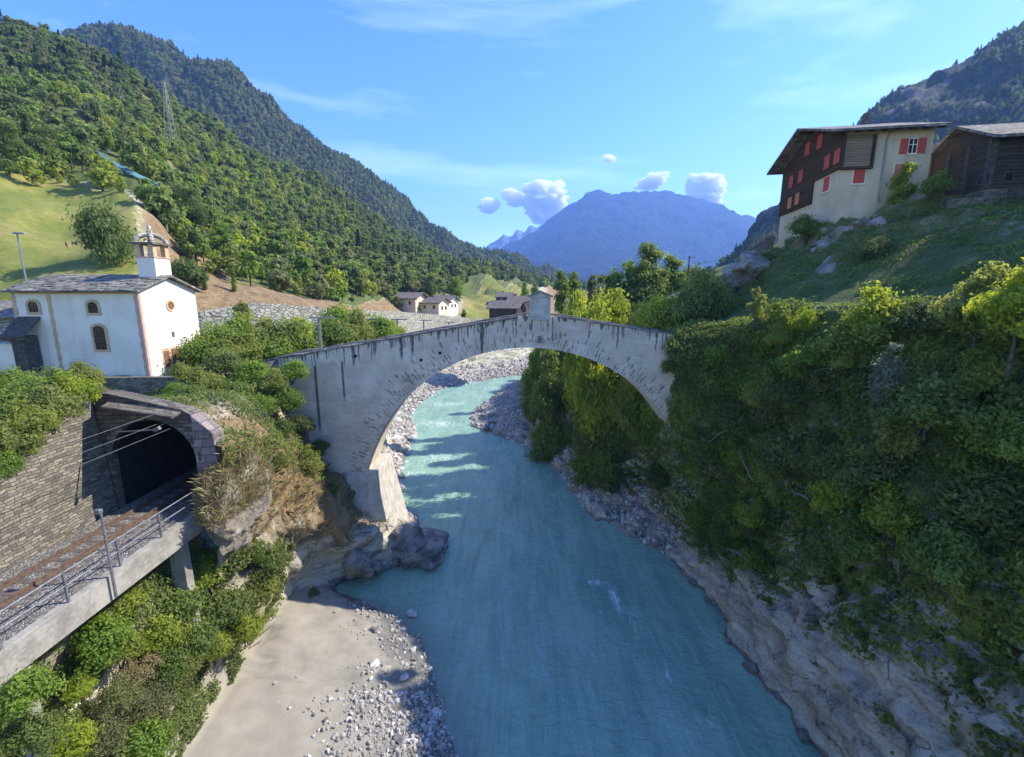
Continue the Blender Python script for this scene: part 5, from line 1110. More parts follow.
# hillside trees (seen small): one mesh each, leaf clumps and trunk
def hill_tree(name, seed, mat, conif, n, size):
    rr = random.Random(seed); r = np.random.RandomState(seed)
    if conif:
        n_ = n; h = r.uniform(.08, 1, n_) ** .8; a = r.uniform(0, 2 * math.pi, n_); lay = np.floor(h * 11) / 11; rad = (1 - lay) * 1.7 + .12
        d = np.sqrt(r.uniform(.15, 1, n_)) * rad * r.uniform(.8, 1.15, n_)
        P = np.stack([d * np.cos(a), d * np.sin(a), h * 8.4 - .35 * d + .6], 1)
        t = np.stack([np.cos(a), np.sin(a), np.full(n_, -.45)], 1); t /= np.linalg.norm(t, axis=1, keepdims=True)
        b = np.stack([-np.sin(a), np.cos(a), r.uniform(-.3, .3, n_)], 1); L = size * r.uniform(.6, 1.3, (n_, 1))
        V = np.stack([P - t * L * .5, P + b * L * .3, P + t * L * .6, P - b * L * .3], 1).reshape(-1, 3); Q = np.arange(n_ * 4).reshape(-1, 4)
        tint = np.repeat(r.uniform(0, 1, n_), 4); me0 = (V, Q, tint); blobs = []
        paths = [([Vector((0, 0, -1)), Vector((0, 0, 4)), Vector((0, 0, 8.6))], [.2, .14, .03])]
    else:
        blobs = rblobs(seed, 6, 1.5, 1.15, 3.4, 1, .95) + rblobs(seed + 50, 4, .9, 1.0, 5.2, 1, .9) + [(0, 0, 6.2, .8, .8, .8)]
        tmp = leaves_mesh('tmp', blobs, n, size, M[mat], seed, .35, 6, asp=.75); k = len(tmp.vertices); V = np.zeros(k * 3, np.float32); tmp.vertices.foreach_get('co', V); V = V.reshape(-1, 3)
        Q = np.arange(k).reshape(-1, 4); tint = np.zeros(k, np.float32); tmp.attributes['tint'].data.foreach_get('value', tint); bpy.data.meshes.remove(tmp)
        paths = limb_paths(blobs[:4], 5, .18, rr)
    TV, TQ = tubes_np(paths, 4)
    return (name, mesh_np('crown', V, Q, M[mat], False, None, {'tint': tint}), mesh_np('trunk', TV, TQ, M['bark'], True))
HT = [hill_tree('broadleaf_tree', 101, 'leaf_mid', 0, 520, .75), hill_tree('broadleaf_tree', 102, 'leaf_mid', 0, 480, .8), hill_tree('broadleaf_tree', 103, 'leaf_light', 0, 480, .7),
      hill_tree('broadleaf_tree', 104, 'leaf_olive', 0, 520, .75), hill_tree('broadleaf_tree', 105, 'leaf_dark', 0, 520, .8), hill_tree('pine_tree', 106, 'needle', 1, 420, .85), hill_tree('pine_tree', 107, 'leaf_dark', 1, 400, .9)]

def proj(p):
    z = p[:, 2] - CAM_H; d = p[:, 1] * math.cos(PITCH) - z * math.sin(PITCH); up = p[:, 1] * math.sin(PITCH) + z * math.cos(PITCH)
    return 512 + FPX * p[:, 0] / d, 378.5 - FPX * up / d, d
def sample_grid(Gd, n, r, rows=None):
    a = np.linalg.norm(np.cross(Gd[1:, :-1] - Gd[:-1, :-1], Gd[:-1, 1:] - Gd[:-1, :-1]), axis=2); 
    if rows is not None: a = a * rows[:-1, :-1]
    k = r.choice(a.size, n, p=(a / a.sum()).ravel()); i, j = np.unravel_index(k, a.shape); u, v = r.uniform(0, 1, (2, n, 1))
    P = Gd[i, j] * (1 - u) * (1 - v) + Gd[i + 1, j] * u * (1 - v) + Gd[i, j + 1] * (1 - u) * v + Gd[i + 1, j + 1] * u * v
    return P, i + u[:, 0], j + v[:, 0]
def thin(P, cell, *arrs):
    key = np.floor(P / cell).astype(np.int64); _, ix = np.unique(key[:, 0] * 1000003 + key[:, 1] * 1009 + key[:, 2] * 17, return_index=True)
    return [a[ix] for a in (P,) + arrs]

r = np.random.RandomState(5)
# near hillside
P, i, j = sample_grid(GH[:-9], 30000, r); ty = TH[np.minimum(i.astype(int), len(TH) - 1)]; tx = j / (GH.shape[1] - 1) * (len(HC) - 1)
nzv = fbm(P, 30, 4, 77); edge = 2.03 + .10 * nzv
edge = edge + np.where(np.abs(tx - 9.9) < .75, .28, 0)
ok = (ty > edge) & (fbm(P, 45, 3, 91) > -.95 + .25 * (ty < 2.15)); P, ty, tx = P[ok], ty[ok], tx[ok]
P, ty, tx = thin(P, 3.7, ty, tx); S = r.uniform(.5, 1.05, len(P)) * np.where(r.uniform(0, 1, len(P)) < .12, .5, 1)
sp = fbm(P, 60, 3, 13) + .5 * r.normal(size=len(P)) + .2 * (ty - 3.0)
K = np.where(sp > .95, 5, np.where(sp > .45, 4, np.where(sp > .1, 3, np.where(sp > -.25, 0, np.where(sp > -.85, 1, 2)))))
K = np.where((K == 5) & (r.uniform(0, 1, len(P)) < .3), 6, K)
# mountain behind
P2, i2, j2 = sample_grid(GM[:-9], 40000, r); f2 = fbm(P2, 120, 4, 44); ok = f2 > -.75; P2 = P2[ok]; P2, = thin(P2, 4.8)
S2 = r.uniform(.6, 1.1, len(P2)); K2 = r.choice([3, 0, 1, 5, 6], len(P2), p=[.45, .22, .13, .12, .08])
P3, i3, j3 = sample_grid(GRM[:-9], 5000, r); f3 = fbm(P3, 70, 4, 45); P3 = P3[f3 > .0]; P3, = thin(P3, 6.5); S3 = r.uniform(.4, .8, len(P3)); K3 = np.where(r.uniform(0, 1, len(P3)) < .3, 5, 4)
# keep the strip in front of the teal shelter roof clear
qx, qy, qd = proj(P); ln = np.interp(qx, [88, 108, 126, 144, 167], [152, 164, 175, 185, 197]); clear = (qx > 86) & (qx < 169) & (qy > ln - 3) & (qy < ln + 20) & (qd < 140)
P, S, K = P[~clear], S[~clear], K[~clear]
PA = np.concatenate([P, P2, P3]); SA = np.concatenate([S, S2, S3]); KA = np.concatenate([K, K2, K3])
px, py, dd = proj(PA); inside = (px > -25) & (px < 1050) & (py > -20) & (dd > 1)
size_px = np.where(inside, SA * 8 / dd, 0); order = np.argsort(-size_px)
indiv = order[:290]; rest = order[290:]; rest = rest[(px[rest] > -250) & (px[rest] < 1300)]
hill_labels = ['rounded mid green broadleaf tree in the dense forest on the left slope', 'rounded mid green broadleaf tree in the dense forest on the left slope', 'light yellowish green broadleaf tree in the forest on the left slope',
               'olive green broadleaf tree in the forest on the left slope', 'dark green broadleaf tree in the forest on the left slope', 'dark pointed conifer among the broadleaf trees of the left slope', 'green pointed conifer among the broadleaf trees of the left slope']
HTO = {}
def put_hill_tree(k, kind, q, s_):
    nm, cm, tm = HT[kind]; sx = s_ * rnd.uniform(.9, 1.2)
    o = thing(nm, hill_labels[kind], 'tree', q - np.array([0, 0, .3]), 'trees of the left hillside forest', rnd.uniform(0, 6.3), (sx, sx, s_))
    pair = (link('crown', cm, o), link('trunk', tm, o)); HTO.setdefault(kind, pair)
for k in indiv: put_hill_tree(k, KA[k], PA[k], SA[k])
def gn_scatter(name, pts, scales, kinds, meshes, seed, tilt=False, rmax=6.3):
    """one stuff object: points with the meshes instanced on them"""
    me = bpy.data.meshes.new(name); n = len(pts); me.vertices.add(n); me.vertices.foreach_set('co', np.asarray(pts, np.float32).ravel())
    q = np.random.RandomState(seed)
    a = me.attributes.new('scl', 'FLOAT_VECTOR', 'POINT'); sc3 = np.asarray(scales, np.float32); sc3 = np.repeat(sc3[:, None], 3, 1) * q.uniform(.85, 1.2, (n, 3)) if sc3.ndim == 1 else sc3
    a.data.foreach_set('vector', sc3.astype(np.float32).ravel())
    rot = np.stack([q.uniform(-3, 3, n) if tilt else np.zeros(n), q.uniform(-3, 3, n) if tilt else np.zeros(n), q.uniform(0, rmax, n)], 1)
    a = me.attributes.new('rot', 'FLOAT_VECTOR', 'POINT'); a.data.foreach_set('vector', rot.astype(np.float32).ravel())
    a = me.attributes.new('kin', 'INT', 'POINT'); a.data.foreach_set('value', np.asarray(kinds, np.int32))
    o = link(name, me); tag(o, kind='stuff')
    ng = bpy.data.node_groups.new(name + '_scatter', 'GeometryNodeTree')
    ng.interface.new_socket('Geometry', in_out='INPUT', socket_type='NodeSocketGeometry'); ng.interface.new_socket('Geometry', in_out='OUTPUT', socket_type='NodeSocketGeometry')
    N = ng.nodes.new; gi = N('NodeGroupInput'); go_ = N('NodeGroupOutput'); jn = N('GeometryNodeJoinGeometry')
    def named(nm, t):
        x = N('GeometryNodeInputNamedAttribute'); x.data_type = t; x.inputs['Name'].default_value = nm; return x.outputs[0]
    S_, R_, K_ = named('scl', 'FLOAT_VECTOR'), named('rot', 'FLOAT_VECTOR'), named('kin', 'INT')
    for k, src in enumerate(meshes):
        cmp_ = N('FunctionNodeCompare'); cmp_.data_type = 'INT'; cmp_.operation = 'EQUAL'; ng.links.new(K_, cmp_.inputs[2]); cmp_.inputs[3].default_value = k
        js = N('GeometryNodeJoinGeometry')
        for one in (src if isinstance(src, tuple) else (src,)):
            oi = N('GeometryNodeObjectInfo'); oi.inputs['Object'].default_value = one; oi.transform_space = 'ORIGINAL'; oi.inputs['As Instance'].default_value = False; ng.links.new(oi.outputs['Geometry'], js.inputs[0])
        ip = N('GeometryNodeInstanceOnPoints'); ng.links.new(gi.outputs[0], ip.inputs['Points']); ng.links.new(cmp_.outputs[0], ip.inputs['Selection']); ng.links.new(js.outputs[0], ip.inputs['Instance'])
        e2r = N('FunctionNodeEulerToRotation'); ng.links.new(R_, e2r.inputs[0]); ng.links.new(e2r.outputs[0], ip.inputs['Rotation']); ng.links.new(S_, ip.inputs['Scale'])
        ng.links.new(ip.outputs[0], jn.inputs[0])
    ng.links.new(jn.outputs[0], go_.inputs[0]); md = o.modifiers.new('scatter', 'NODES'); md.node_group = ng
    return o
for kind in range(len(HT)):
    if kind not in HTO:
        k = next((k for k in rest if KA[k] == kind), rest[0]); put_hill_tree(k, kind, PA[k], SA[k])
fo = gn_scatter('forest', PA[rest] - np.array([0, 0, .3]), SA[rest], KA[rest], [HTO[k] for k in range(len(HT))], 3)

# a few single trees standing free on the meadow and at its edge
for (px_, py_, Y, s_, key, lab) in [(109, 262, 62, 2.4, 'sh_mid', 'bushy round shrub standing alone on the bright meadow behind the chapel roof'),
                                    (48, 178, 82, 1.25, 'tr_dark', 'broad dark tree at the upper left edge of the meadow'), (18, 172, 84, 1.1, 'tr_dark', 'dark tree at the far left edge of the upper meadow'),
                                    (196, 240, 78, 1.35, 'tr_dark', 'large dark spreading tree throwing long shadows on the brown meadow'), (228, 262, 76, 1.0, 'tr_broad', 'green tree right of the large dark spreading tree'),
                                    (192, 284, 66, 2.0, 'sh_dark', 'low dark thicket just right of the bell turret'), (206, 290, 62, .3, 'tr_poplar', 'small pointed young tree on the brown slope above the road wall'), (236, 292, 64, .34, 'tr_poplar', 'small dark young tree on the brown slope beside the road wall')]:
    p = on_hill(px_, py_); plant(key, (p.x, p.y, p.z - .2), rnd.uniform(0, 6), s_ if key != 'sh_mid' else (s_, s_, s_ * 1.6), lab, 'shrub' if key == 'sh_mid' else 'tree')

# ------------------------------------------------------------------ ivy and undergrowth that clothes the right bank (uncountable)
def leaf_carpet(name, P, N_, size, mat, seed, asp=.7, drop=.5, jitter=.3, lift=(0, .25)):
    q = np.random.RandomState(seed); n = len(P)
    P = P + N_ * q.uniform(lift[0], lift[1], (n, 1)); out = N_ * .9 + q.normal(size=(n, 3)) * jitter * 1.6 + np.array([0, 0, .35]); out /= np.linalg.norm(out, axis=1, keepdims=True)
    t = np.array([0, 0, -1.0]) * drop + q.normal(size=(n, 3)) * .8; t -= out * (t * out).sum(1, keepdims=True); t /= np.linalg.norm(t, axis=1, keepdims=True); b = np.cross(out, t)
    L = size * q.uniform(.55, 1.4, (n, 1)); W = L * asp; fold = out * L * .15
    V = np.stack([P - t * L * .5, P + b * W * .5 + fold, P + t * L * .55, P - b * W * .5 + fold], 1).reshape(-1, 3)
    c = np.clip(.5 + .55 * fbm(P, 1.3, 3, seed), 0, 1); tint = np.repeat(np.clip(.55 * c + .45 * q.uniform(0, 1, n), 0, 1), 4)
    o = link(name, mesh_np(name, V, np.arange(n * 4).reshape(-1, 4), M[mat], False, None, {'tint': tint})); tag(o, kind='stuff'); return o
cR = [0, 4, 14, 26, 40, 58, 76, 84, 100, 114]
def sample_right(n, j0, j1, y0, y1, r):
    Gd = GR[:, j0:j1 + 1]; Nd = NR[:, j0:j1 + 1]; rows = ((Gd[..., 1] > y0) & (Gd[..., 1] < y1)).astype(float)
    P, i, j = sample_grid(Gd, n, r, rows); return P, Nd[i.astype(int), j.astype(int)], j + j0
r = np.random.RandomState(17)
P, Nn, jj = sample_right(240000, 22, 79, 3, 46, r)
lump = fbm(P, 2.4, 4, 33); low = np.clip((jj - 38 + 14 * np.clip((P[:, 1] - 24) / 5, 0, 1)) / 8.0, -.7, 1)
ok = (fbm(P, 1.7, 4, 35) + .9 * low + .25 * r.normal(size=len(P)) > .05) & ((P[:, 1] < 33) | (r.uniform(0, 1, len(P)) < .6))
P, Nn, lump = P[ok], Nn[ok], lump[ok]
P = P + Nn * (np.clip(lump, -.2, 1.2) * .55)[:, None]
leaf_carpet('ivy', P, Nn, .16, 'leaf_ivy', 18, .75, .6, .3, (0, .3))
P, Nn, jj = sample_right(52000, 78, 101, 12, 60, r); ok = fbm(P, 2.0, 4, 37) > -.1; leaf_carpet('grass', P[ok], Nn[ok], .32, 'leaf_mid', 19, .22, -1.2, .25, (0, .2))
P, Nn, jj = sample_right(60000, 36, 66, 4, 34, r); ok = (fbm(P, 2.6, 4, 39) > .1) & (jj > 40 + 6 * r.uniform(0, 1, len(P))); leaf_carpet('ground_cover', P[ok] + Nn[ok] * .25, Nn[ok], .15, 'leaf_light', 20, .6, .2, .4, (.1, .5))
rows_ = (GLB[:, 56:80, 1] < 32).astype(float); P, i, j = sample_grid(GLB[:, 56:80], 30000, r, rows_); ok = (P[:, 0] > -33) & (fbm(P, 1.8, 4, 40) > -.2); leaf_carpet('ground_cover', P[ok], NLB[:, 56:80][i.astype(int)[ok], j.astype(int)[ok]], .15, 'leaf_mid', 24, .6, .1, .4, (0, .4))

# ------------------------------------------------------------------ shrubs, one by one
def surf_pt(Gd, Nd, y, j, off=0.0):
    i = int(np.argmin(np.abs(Gd[:, 0, 1] - y))); p = Gd[i, j] + Nd[i, j] * off; return p
kinds_r = ['sh_ivy', 'sh_ivy', 'sh_mid', 'sh_dark', 'sh_ivy', 'sh_dark', 'sh_light']
labs_r = {'sh_ivy': 'dense green climbing bush hanging on the steep right bank', 'sh_mid': 'mid green leafy shrub growing out of the steep right bank', 'sh_dark': 'dark green shrub growing out of the steep right bank', 'sh_light': 'yellow green shrub growing out of the steep right bank'}
q = random.Random(23)
for k in range(74):
    y = 8.5 + 25 * (k + q.random()) / 74; jlo = 46 if y < 25 else 32
    j = q.randint(jlo, 78); key = q.choice(kinds_r)
    if key == 'sh_light' and j < 60: key = 'sh_mid'
    p = surf_pt(GR, NR, y, j, -.1); s_ = q.uniform(.75, 1.45)
    plant(key, p, q.uniform(0, 6.3), (s_, s_, s_ * q.uniform(.85, 1.1)), labs_r[key], 'shrub', 'shrubs clothing the steep right bank', (0, R(q.uniform(-35, -10))))
for (px_, py_, Y, s_, key, lab) in [(770, 400, 27.5, 1.25, 'sh_light', 'upright light green bush in the upper left part of the ivy wall'), (800, 455, 24.5, 1.3, 'sh_mid', 'upright green bush in the centre of the ivy wall'), (850, 500, 20.5, 1.2, 'sh_light', 'fresh light green bush low in the middle of the right bank'), (905, 520, 17.5, 1.1, 'sh_light', 'fresh light green bush above the pale rock face'),
                                    (960, 560, 14.8, 1.0, 'sh_mid', 'green bush hanging over the pale rock at the right'), (760, 520, 26.0, 1.0, 'sh_light', 'small light green bush low on the bank near the gravel'), (830, 560, 20.5, .9, 'sh_mid', 'green bush at the upper edge of the pale rock face'), (905, 450, 18.0, 1.0, 'sh_tall', 'tall slim light green bush in the shade of the right bank')]:
    p = at(px_, py_, Y); plant(key, (p.x - .5, Y, p.z - .8 * s_), q.uniform(0, 6), (s_, s_, s_ * 1.15), lab, 'shrub')
# bridge end ivy mass
for (px_, py_, Y, s_) in [(690, 355, 33.2, 1.2), (700, 395, 33.0, 1.3), (690, 430, 33.4, 1.0), (720, 350, 32, 1.3), (726, 420, 31.5, 1.4), (712, 470, 32.2, 1.2), (745, 380, 30, 1.4), (700, 335, 33.5, .8), (742, 450, 29.5, 1.2), (728, 500, 30.5, 1.0), (683, 385, 33.6, .9), (684, 415, 33.7, .8), (676, 365, 33.2, .8), (688, 345, 33.3, .8), (694, 460, 32.6, 1.1), (700, 510, 32.0, .9), (690, 490, 33, .8), (705, 535, 31.6, .8), (680, 440, 33.2, .7)]:
    p = at(px_, py_, Y); plant('sh_ivy', (p.x + .1, Y, p.z - .9 * s_), q.uniform(0, 6), s_, 'dense dark green ivy bush swallowing the right end of the bridge', 'shrub', 'ivy bushes at the right bridge end')
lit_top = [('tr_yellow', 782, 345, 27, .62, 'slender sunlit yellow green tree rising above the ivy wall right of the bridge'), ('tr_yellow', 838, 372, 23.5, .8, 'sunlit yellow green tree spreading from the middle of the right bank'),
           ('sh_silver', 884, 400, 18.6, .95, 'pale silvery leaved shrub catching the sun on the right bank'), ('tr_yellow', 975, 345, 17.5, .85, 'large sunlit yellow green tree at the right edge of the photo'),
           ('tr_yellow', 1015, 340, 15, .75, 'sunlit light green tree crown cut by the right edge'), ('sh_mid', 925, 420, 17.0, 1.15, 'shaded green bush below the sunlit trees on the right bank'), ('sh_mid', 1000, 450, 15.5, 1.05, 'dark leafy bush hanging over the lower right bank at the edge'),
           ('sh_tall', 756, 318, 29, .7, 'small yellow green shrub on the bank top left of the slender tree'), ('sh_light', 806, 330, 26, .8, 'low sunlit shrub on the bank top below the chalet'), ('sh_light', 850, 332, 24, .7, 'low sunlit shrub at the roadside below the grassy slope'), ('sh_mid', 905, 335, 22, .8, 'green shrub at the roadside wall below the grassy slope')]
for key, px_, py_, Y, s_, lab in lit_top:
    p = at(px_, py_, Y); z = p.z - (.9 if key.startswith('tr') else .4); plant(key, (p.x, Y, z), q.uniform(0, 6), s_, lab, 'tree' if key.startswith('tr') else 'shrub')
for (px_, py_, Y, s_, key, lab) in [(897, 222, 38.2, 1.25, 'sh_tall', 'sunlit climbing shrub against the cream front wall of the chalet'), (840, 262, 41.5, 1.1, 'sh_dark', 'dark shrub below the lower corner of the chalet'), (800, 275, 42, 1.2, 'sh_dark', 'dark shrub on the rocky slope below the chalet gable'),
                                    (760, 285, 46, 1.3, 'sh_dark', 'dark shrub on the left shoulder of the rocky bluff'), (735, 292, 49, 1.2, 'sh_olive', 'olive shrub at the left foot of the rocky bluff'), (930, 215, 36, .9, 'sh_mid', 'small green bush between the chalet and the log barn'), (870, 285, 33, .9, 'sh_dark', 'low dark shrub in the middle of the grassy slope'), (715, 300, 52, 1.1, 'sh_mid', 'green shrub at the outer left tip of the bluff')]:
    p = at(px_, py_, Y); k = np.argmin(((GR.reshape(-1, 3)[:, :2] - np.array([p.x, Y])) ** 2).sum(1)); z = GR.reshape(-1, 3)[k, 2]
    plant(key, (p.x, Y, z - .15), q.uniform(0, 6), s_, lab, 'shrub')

# beyond the bridge, right bank
for k in range(84):
    y = 38.5 + 76 * (k / 84) ** 1.35; j = q.randint(36, 68); p = surf_pt(GR, NR, y, j, -.1); key = q.choice(['sh_dark', 'sh_mid', 'sh_dark', 'sh_olive', 'sh_ivy']); s_ = q.uniform(1.1, 2.1) * (1 + .006 * (y - 39))
    plant(key, p, q.uniform(0, 6.3), s_, {'sh_dark': 'dark shrub', 'sh_mid': 'mid green shrub', 'sh_olive': 'olive green shrub', 'sh_ivy': 'dense green shrub'}[key] + ' on the shaded right slope seen under the bridge arch', 'shrub', 'shrubs on the right slope beyond the bridge')
PH = {'tr_broad': 8.0, 'tr_tall': 10.4, 'tr_small': 4.6, 'tr_yellow': 4.7, 'tr_poplar': 9.9, 'tr_dark': 6.6, 'tr_light': 7.8}
back = [('tr_broad', 548, 352, 60, .95, 'round green tree on the right bank seen through the arch crown'), ('tr_broad', 535, 352, 70, .9, 'leafy tree overhanging the gravel bar seen under the arch'), ('tr_small', 590, 385, 50, 1.3, 'small tree on the shaded slope under the right half of the arch'),
        ('tr_poplar', 562, 271, 66, 1.5, 'pointed light green poplar just right of the memorial stone'), ('tr_poplar', 574, 272, 72, 1.4, 'second slim poplar right of the memorial stone'), ('tr_light', 580, 296, 56, 1.01, 'bright green tree crown above the right half of the parapet'), ('tr_poplar', 592, 275, 88, 1.3, 'grey green poplar left of the tall tree group'),
        ('tr_dark', 608, 282, 70, 1.3, 'dark tree at the left foot of the tall tree group'), ('tr_tall', 628, 262, 72, 1.2, 'left tree of the tall olive green group beyond the bridge'), ('tr_tall', 650, 244, 70, 1.5, 'tallest olive green tree beyond the right end of the bridge'), ('tr_tall', 672, 256, 76, 1.2, 'right tree of the tall olive green group beyond the bridge'),
        ('tr_dark', 682, 274, 80, .9, 'dark tree beside the utility pole'), ('tr_light', 616, 292, 54, 1.35, 'yellowish tree in front of the dark tree beyond the parapet'), ('tr_light', 640, 308, 44, 1.12, 'light green tree close behind the right parapet'), ('tr_light', 668, 300, 41, 1.12, 'light green tree at the right end of the bridge parapet'), ('tr_light', 690, 302, 41, 0.98, 'light green tree beside the ivy at the bridge end'), ('tr_broad', 655, 306, 46, 1.20, 'mid green tree behind the right parapet'), ('tr_light', 598, 306, 48, 1.27, 'low bright green tree behind the parapet next to the memorial stone')]
for key, px_, pt_, Y, wd, lab in back:
    p = at(px_, pt_, Y); z = ground_z(GR, p.x, Y) - .3
    plant(key, (p.x, Y, z), q.uniform(0, 6), (wd, wd, max(.4, (p.z - z) / PH[key])), lab, 'tree')
    for k in range(3):
        x2, y2 = p.x + q.uniform(-.2, 2.4), Y - q.uniform(.2, 2.2); s2 = q.uniform(1.5, 2.4); plant(q.choice(['sh_mid', 'sh_ivy', 'sh_mid', 'sh_light']), (x2, y2, ground_z(GR, x2, y2) - .2), q.uniform(0, 6), (s2, s2, s2 * 1.25), 'leafy undergrowth bush below the trees behind the right half of the bridge', 'shrub', 'undergrowth below the trees behind the bridge')

# left bank: bushes below the railway ledge, on the outcrop, around the wall and portal
def left_shrub(px_, py_, Y, s_, key, lab, group, dz=0):
    p = at(px_, py_, Y); plant(key, (p.x, Y, p.z - .75 * s_ + dz), q.uniform(0, 6), (s_, s_, s_ * .95), lab, 'shrub', group)
G1 = 'bushes under the railway ledge'
LL = {'sh_mid': 'mid green bush between the railway ledge and the sand', 'sh_light': 'bright green bush between the railway ledge and the sand', 'sh_dark': 'dark green bush between the railway ledge and the sand', 'sh_olive': 'greyish olive bush at the lower edge of the sand', 'sh_dry': 'dry brown bush among the green ones below the railway ledge'}
for (px_, py_, Y, s_, key) in [(20, 695, 10.6, .62, 'sh_mid'), (100, 640, 14.5, .8, 'sh_mid'), (120, 605, 16.5, .9, 'sh_light'), (150, 585, 18.5, .95, 'sh_mid'), (175, 610, 18.5, 1.1, 'sh_mid'), (200, 580, 20.5, 1.15, 'sh_light'), (160, 640, 17, 1.0, 'sh_light'), (195, 640, 18.5, 1.0, 'sh_mid'), (225, 610, 20.8, 1.15, 'sh_mid'),
                               (245, 630, 21.0, .9, 'sh_light'), (215, 650, 19.4, .8, 'sh_light'), (270, 565, 24.5, .95, 'sh_mid'), (262, 590, 23.5, 1.0, 'sh_light'), (228, 560, 22.4, 1.0, 'sh_mid'), (140, 665, 15.6, .8, 'sh_dry'), (165, 668, 16.3, .7, 'sh_dark'), (120, 700, 14.2, .85, 'sh_olive'), (150, 710, 14.8, .9, 'sh_olive'), (105, 735, 13.4, .9, 'sh_olive'), (145, 745, 13.8, .8, 'sh_mid'),
                               (70, 745, 12.0, .7, 'sh_light'), (80, 690, 13.2, .45, 'sh_light'), (190, 555, 20.8, .8, 'sh_dark'), (255, 555, 23.6, .5, 'sh_dark'), (185, 670, 17.4, .7, 'sh_light'), (122, 650, 15.2, .8, 'sh_light'), (165, 735, 14.6, .6, 'sh_olive'), (30, 735, 10.8, .6, 'sh_mid')]:
    left_shrub(px_, py_, Y, s_, key, LL[key], G1)
left_shrub(314, 594, 28.8, .5, 'sh_olive', 'small low bush at the upper tip of the sand by the water', None)
G2 = 'bushes spilling over the retaining wall'
for (px_, py_, Y, s_, key) in [(10, 445, 13.8, .75, 'sh_light'), (30, 425, 14.6, .8, 'sh_light'), (52, 410, 15.8, .85, 'sh_light'), (72, 393, 17.4, .8, 'sh_light'), (85, 380, 18.8, .7, 'sh_light'), (8, 410, 15.5, .9, 'sh_mid'), (38, 398, 17, .9, 'sh_mid'), (60, 385, 19, .8, 'sh_mid'), (20, 385, 20, .8, 'sh_mid'), (5, 465, 13.0, .4, 'sh_mid'), (100, 388, 20.4, .35, 'sh_dry')]:
    left_shrub(px_, py_, Y, s_, key, {'sh_light': 'bright yellow green bush', 'sh_mid': 'mid green bush', 'sh_dry': 'small dry bush'}[key] + ' spilling over the top of the grey retaining wall', 'shrub' and G2)
G3 = 'bushes between the portal and the bridge'
for (px_, py_, Y, s_, key) in [(190, 400, 25.5, .95, 'sh_mid'), (205, 385, 27.5, 1.05, 'sh_light'), (215, 420, 24.5, .75, 'sh_light'), (235, 395, 28.5, .95, 'sh_mid'), (222, 365, 31.2, 1.0, 'sh_mid'), (250, 375, 31.0, 1.05, 'sh_mid'), (272, 385, 30.5, 1.0, 'sh_light'), (285, 400, 30.8, 1.0, 'sh_dark'), (262, 405, 29.0, .8, 'sh_mid'), (292, 372, 32.4, .9, 'sh_mid'),
                               (280, 430, 29.5, .75, 'sh_dark'), (302, 425, 32, .85, 'sh_dark'), (318, 448, 32.4, .7, 'sh_dark'), (232, 430, 24.5, .6, 'sh_mid'), (225, 445, 23.0, .4, 'sh_dry'), (262, 432, 26.2, .8, 'sh_dry'), (250, 420, 27, .7, 'sh_dry'), (285, 455, 28, .6, 'sh_dry'), (330, 490, 31.5, .6, 'sh_dark'), (300, 480, 29.2, .5, 'sh_dry'), (184, 375, 29.6, .8, 'sh_light'), (176, 392, 26.4, .6, 'sh_mid')]:
    left_shrub(px_, py_, Y, s_, key, {'sh_light': 'bright green bush', 'sh_mid': 'mid green bush', 'sh_dark': 'dark green bush', 'sh_dry': 'dry tan coloured bush'}[key] + ' on the outcrop between the tunnel portal and the bridge', G3)
p = at(312, 480, 29.6); plant('tr_yellow', (p.x, 29.6, p.z - .2), 1.0, .58, 'slender yellow green young tree in front of the left bridge spandrel', 'tree')
G4 = 'trees between the chapel and the bridge parapet'
for (px_, pt_, Y, s_, key) in [(214, 325, 38, 1.9, 'sh_mid'), (232, 318, 40, 2.0, 'sh_mid'), (243, 303, 42, 1.8, 'sh_tall'), (262, 322, 40, 2.0, 'sh_light'), (282, 320, 41, 2.1, 'sh_mid'), (297, 322, 42, 1.9, 'sh_light'), (335, 318, 44, 1.8, 'sh_mid'), (352, 312, 48, 2.2, 'sh_light'), (374, 316, 54, 2.0, 'sh_mid'), (342, 306, 58, 2.6, 'sh_mid'), (204, 338, 36, 1.5, 'sh_mid'), (322, 324, 44, 1.4, 'sh_light'), (250, 336, 38, 1.7, 'sh_light'), (275, 340, 38.5, 1.6, 'sh_mid'), (226, 342, 36.5, 1.5, 'sh_light'), (392, 322, 60, 1.6, 'sh_light')]:
    p = at(px_, pt_, Y); hh = 3.2 if key == 'sh_tall' else 1.8; z = 15.6; sz = max(.8, (p.z - z) / hh)
    plant(key, (p.x, Y, z), q.uniform(0, 6), (s_, s_, sz), {'sh_mid': 'mid green bushy thicket', 'sh_tall': 'slim pointed tall bush', 'sh_light': 'light green bushy thicket'}[key] + ' between the chapel and the railway masts', 'shrub', G4)
for (px_, py_, Y, s_, key) in [(398, 310, 145, .6, 'tr_broad'), (420, 312, 140, .35, 'tr_broad'), (430, 300, 165, 1.2, 'tr_dark'), (456, 303, 168, 1.2, 'tr_broad'), (464, 318, 125, .35, 'tr_dark'), (525, 306, 175, .9, 'tr_tall'), (535, 300, 200, 1.0, 'tr_dark')]:
    p = at(px_, py_, Y); plant(key, (p.x, Y, p.z - .5), q.uniform(0, 6), s_, 'tree standing among the village houses and barns beyond the bridge', 'tree', 'trees of the village beyond the bridge')

